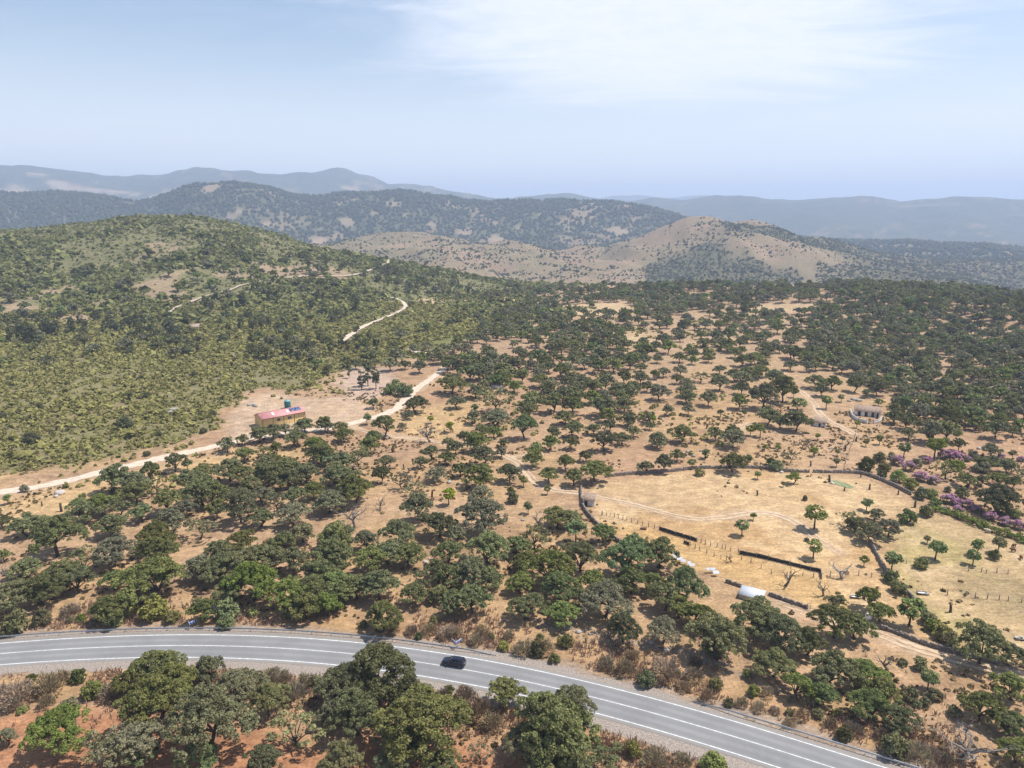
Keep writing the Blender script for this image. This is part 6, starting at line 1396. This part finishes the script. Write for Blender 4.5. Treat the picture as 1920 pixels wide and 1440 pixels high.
for (px, py, me, sc, rz, lb) in ((1852, 999, b1, 1.25, 2.6, 'pale cream animal grazing alone at the foot of the long hedge'), (1900, 1027, b2, 1.25, .3, 'brown animal standing in the right paddock, upper of a close pair'), (1899, 1035, b2, 1.25, 3.0, 'brown animal standing in the right paddock, lower of a close pair'), (1914, 1049, b2, 1.15, 1.2, 'brown animal apart from the pair, near the picture edge')):
    p = at(px, py)[0]; o = obj('grazing_animal', me, None, p.tolist(), rz); o.scale = (sc, sc, sc); tag(o, lb, 'animal', 'animals grazing in the paddock')
# small pool and its wet edge
P = line_at([(1556,903),(1566,901),(1578,904),(1590,908),(1602,914),(1596,917),(1584,914),(1570,910),(1558,907)]); c = P.mean(0)
V = np.concatenate([[[c[0], c[1], P[:, 2].max() + .03]], np.stack([P[:, 0], P[:, 1], np.full(len(P), P[:, 2].max() + .03)], -1)]); k = len(P)
tag(obj('pond_water', new_mesh('pond_water', V, np.array([(0, 1 + i, 1 + (i + 1) % k) for i in range(k)]), surf('pond_water', (.21,.225,.12), .8, var=.35, scale=.9, spec=.15))), kind='structure')
# ------------------------------------------------------------------ what each tree, bush, stump and rock is called
MARKS = [('the yellow barn', 525, 785), ('the green water tank', 540, 755), ('the dark car', 851, 1241), ('the chevron sign by the car', 857, 1205), ('the chevron sign on the rocky bank', 357, 1163), ('the stone hut', 1103, 940), ('the white-roofed shed', 1413, 1112), ('the white feed tanks', 1628, 1154), ('the white house', 1536, 791), ('the stable', 1625, 775), ('the bleached dead tree', 1580, 1070),
 ('the grey bare tree in the clearing', 805, 816), ('the wide bare grey tree', 664, 975), ('the metal feed trough', 1730, 1110), ('the large leafless grey tree', 1808, 1390), ('the hut on the scrub slope', 362, 615), ('the log heap', 1505, 832), ('the pale animal', 1852, 998), ('the pool', 1580, 908), ('the gap in the top wall', 1520, 886), ('the fork of the field track', 955, 857),
 ('the left end of the guard rail', 5, 1195), ('the middle of the guard rail', 480, 1182), ('the right end of the guard rail', 905, 1230), ('the corner guard rail', 1420, 1370), ('the lower left corner', 0, 1440), ('the red field edge', 110, 1335), ('the pale rock heap by the gravel track', 113, 928), ('the bend of the gravel track', 765, 745), ('the foot of the scrub track', 645, 641), ('the top of the scrub track', 760, 575), ('the left edge, mid height', 0, 1000), ('the right edge, below the oleanders', 1920, 1000), ('the lower right corner', 1920, 1440), ('the right edge, oak hill', 1920, 700), ('the white tree-shaded rock', 935, 730), ('the bend in the curved stone wall', 1116, 982), ('the netting end post', 1540, 1085), ('the stony bank', 1150, 1195), ('the fallen half-dead oak', 1666, 1242), ('the near verge marker post', 629, 1252), ('the bottom edge, middle', 960, 1440), ('the end of the long stone wall', 1865, 1245), ('the brightest oleander', 1790, 855), ('the hill track', 435, 545), ('the left end of the tall tree belt', 30, 620), ('the right end of the tall tree belt', 320, 605), ('the brightest bend of the scrub track', 700, 605), ('the end of the hill track', 735, 490), ('the red soil', 800, 1420), ('the posts in the yellow grass', 913, 1392), ('the cypress on the plain', 1417, 562), ('the skyline ridge of the hill', 280, 410), ('the wood in the middle', 1150, 700), ('the left edge, below the wood', 0, 1110), ('the stones by the gravel track', 600, 923), ('the grove above the road', 300, 1060), ('the grove behind the guard rail', 770, 1100), ('the thicket left of the shed', 1250, 1090), ('the thicket below the shed', 1400, 1190), ('the foreground oak left of the car', 700, 1275), ('the small round oak on the near verge', 943, 1293), ('the widest foreground oak', 1050, 1360), ('the left clump of foreground oaks', 300, 1280), ('the bare strip left of the grove', 215, 1060), ('the top of the grove under the barn', 545, 850), ('the bushes at the left end of the road', 70, 1150), ('the bright trees left of the curved wall', 1180, 1052), ('the clearing inside the grove', 625, 1000), ('the gravel track below the barn', 412, 835), ('the bare slope above the guard rail', 960, 1120), ('the golden strip below the gravel track', 300, 880), ('the bare ground under the dead tree', 880, 880), ('the pale path to the stone hut', 1012, 910)]
ORD = 'nearest second-nearest third-nearest fourth-nearest fifth-nearest sixth-nearest seventh-nearest eighth-nearest ninth-nearest tenth-nearest eleventh-nearest twelfth-nearest thirteenth-nearest fourteenth-nearest fifteenth-nearest sixteenth-nearest seventeenth-nearest eighteenth-nearest nineteenth-nearest twentieth-nearest twenty-first-nearest twenty-second-nearest twenty-third-nearest twenty-fourth-nearest twenty-fifth-nearest twenty-sixth-nearest twenty-seventh-nearest twenty-eighth-nearest twenty-ninth-nearest thirtieth-nearest'.split()
mk = np.array([(a, b) for _, a, b in MARKS], float); used = set()
byn = {}
for q in REG: byn.setdefault(q[3], []).append(q)
SHORTM = dict(MARKS and [(m[0], m[0]) for m in MARKS])
for noun, L_ in byn.items():
    pts = np.array([(q[1], q[2]) for q in L_]); Dm = np.hypot(pts[:, None, 0] - mk[None, :, 0], pts[:, None, 1] - mk[None, :, 1])
    rank = Dm.argsort(0).argsort(0)
    for i, q in enumerate(L_):
        # name it by the landmark for which it ranks best among its kind
        c = Dm[i].argsort()[:7]; c = min(c, key=lambda k: (rank[i, k] + Dm[i, k] / 90)); k = int(rank[i, c])
        o = 'nearest' if k == 0 else ORD[min(k, 29)]
        lab = f"{q[4]} {noun}, {o} {noun.split()[-1]} to {MARKS[c][0]}"
        if len(lab.replace('-', ' ').split()) > 16 or len(re.findall(r"[A-Za-z0-9][A-Za-z0-9'-]*", lab)) > 16: lab = f"{q[4]} {noun}, {o} to {MARKS[c][0]}"
        q[0]['label'] = lab
# ------------------------------------------------------------------ air
HAZE = 1.6e-4
hm, ht, ho = mat_base('air_haze')
pv = N(ht, 'ShaderNodeVolumePrincipled'); pv.inputs['Color'].default_value = (.60, .74, 1.0, 1); pv.inputs['Density'].default_value = HAZE; pv.inputs['Anisotropy'].default_value = .1
ht.links.new(pv.outputs[0], ho.inputs['Volume'])
zlo = float(gz.min()) - 1.0; zhi = max(float(gz.max()), 560) + 40
hb = MB(); R_ = 15600 
hb.box((0, 0, (zlo + zhi) / 2), (2 * R_, 2 * R_, zhi - zlo))
tag(hb.build('haze', hm), kind='stuff')
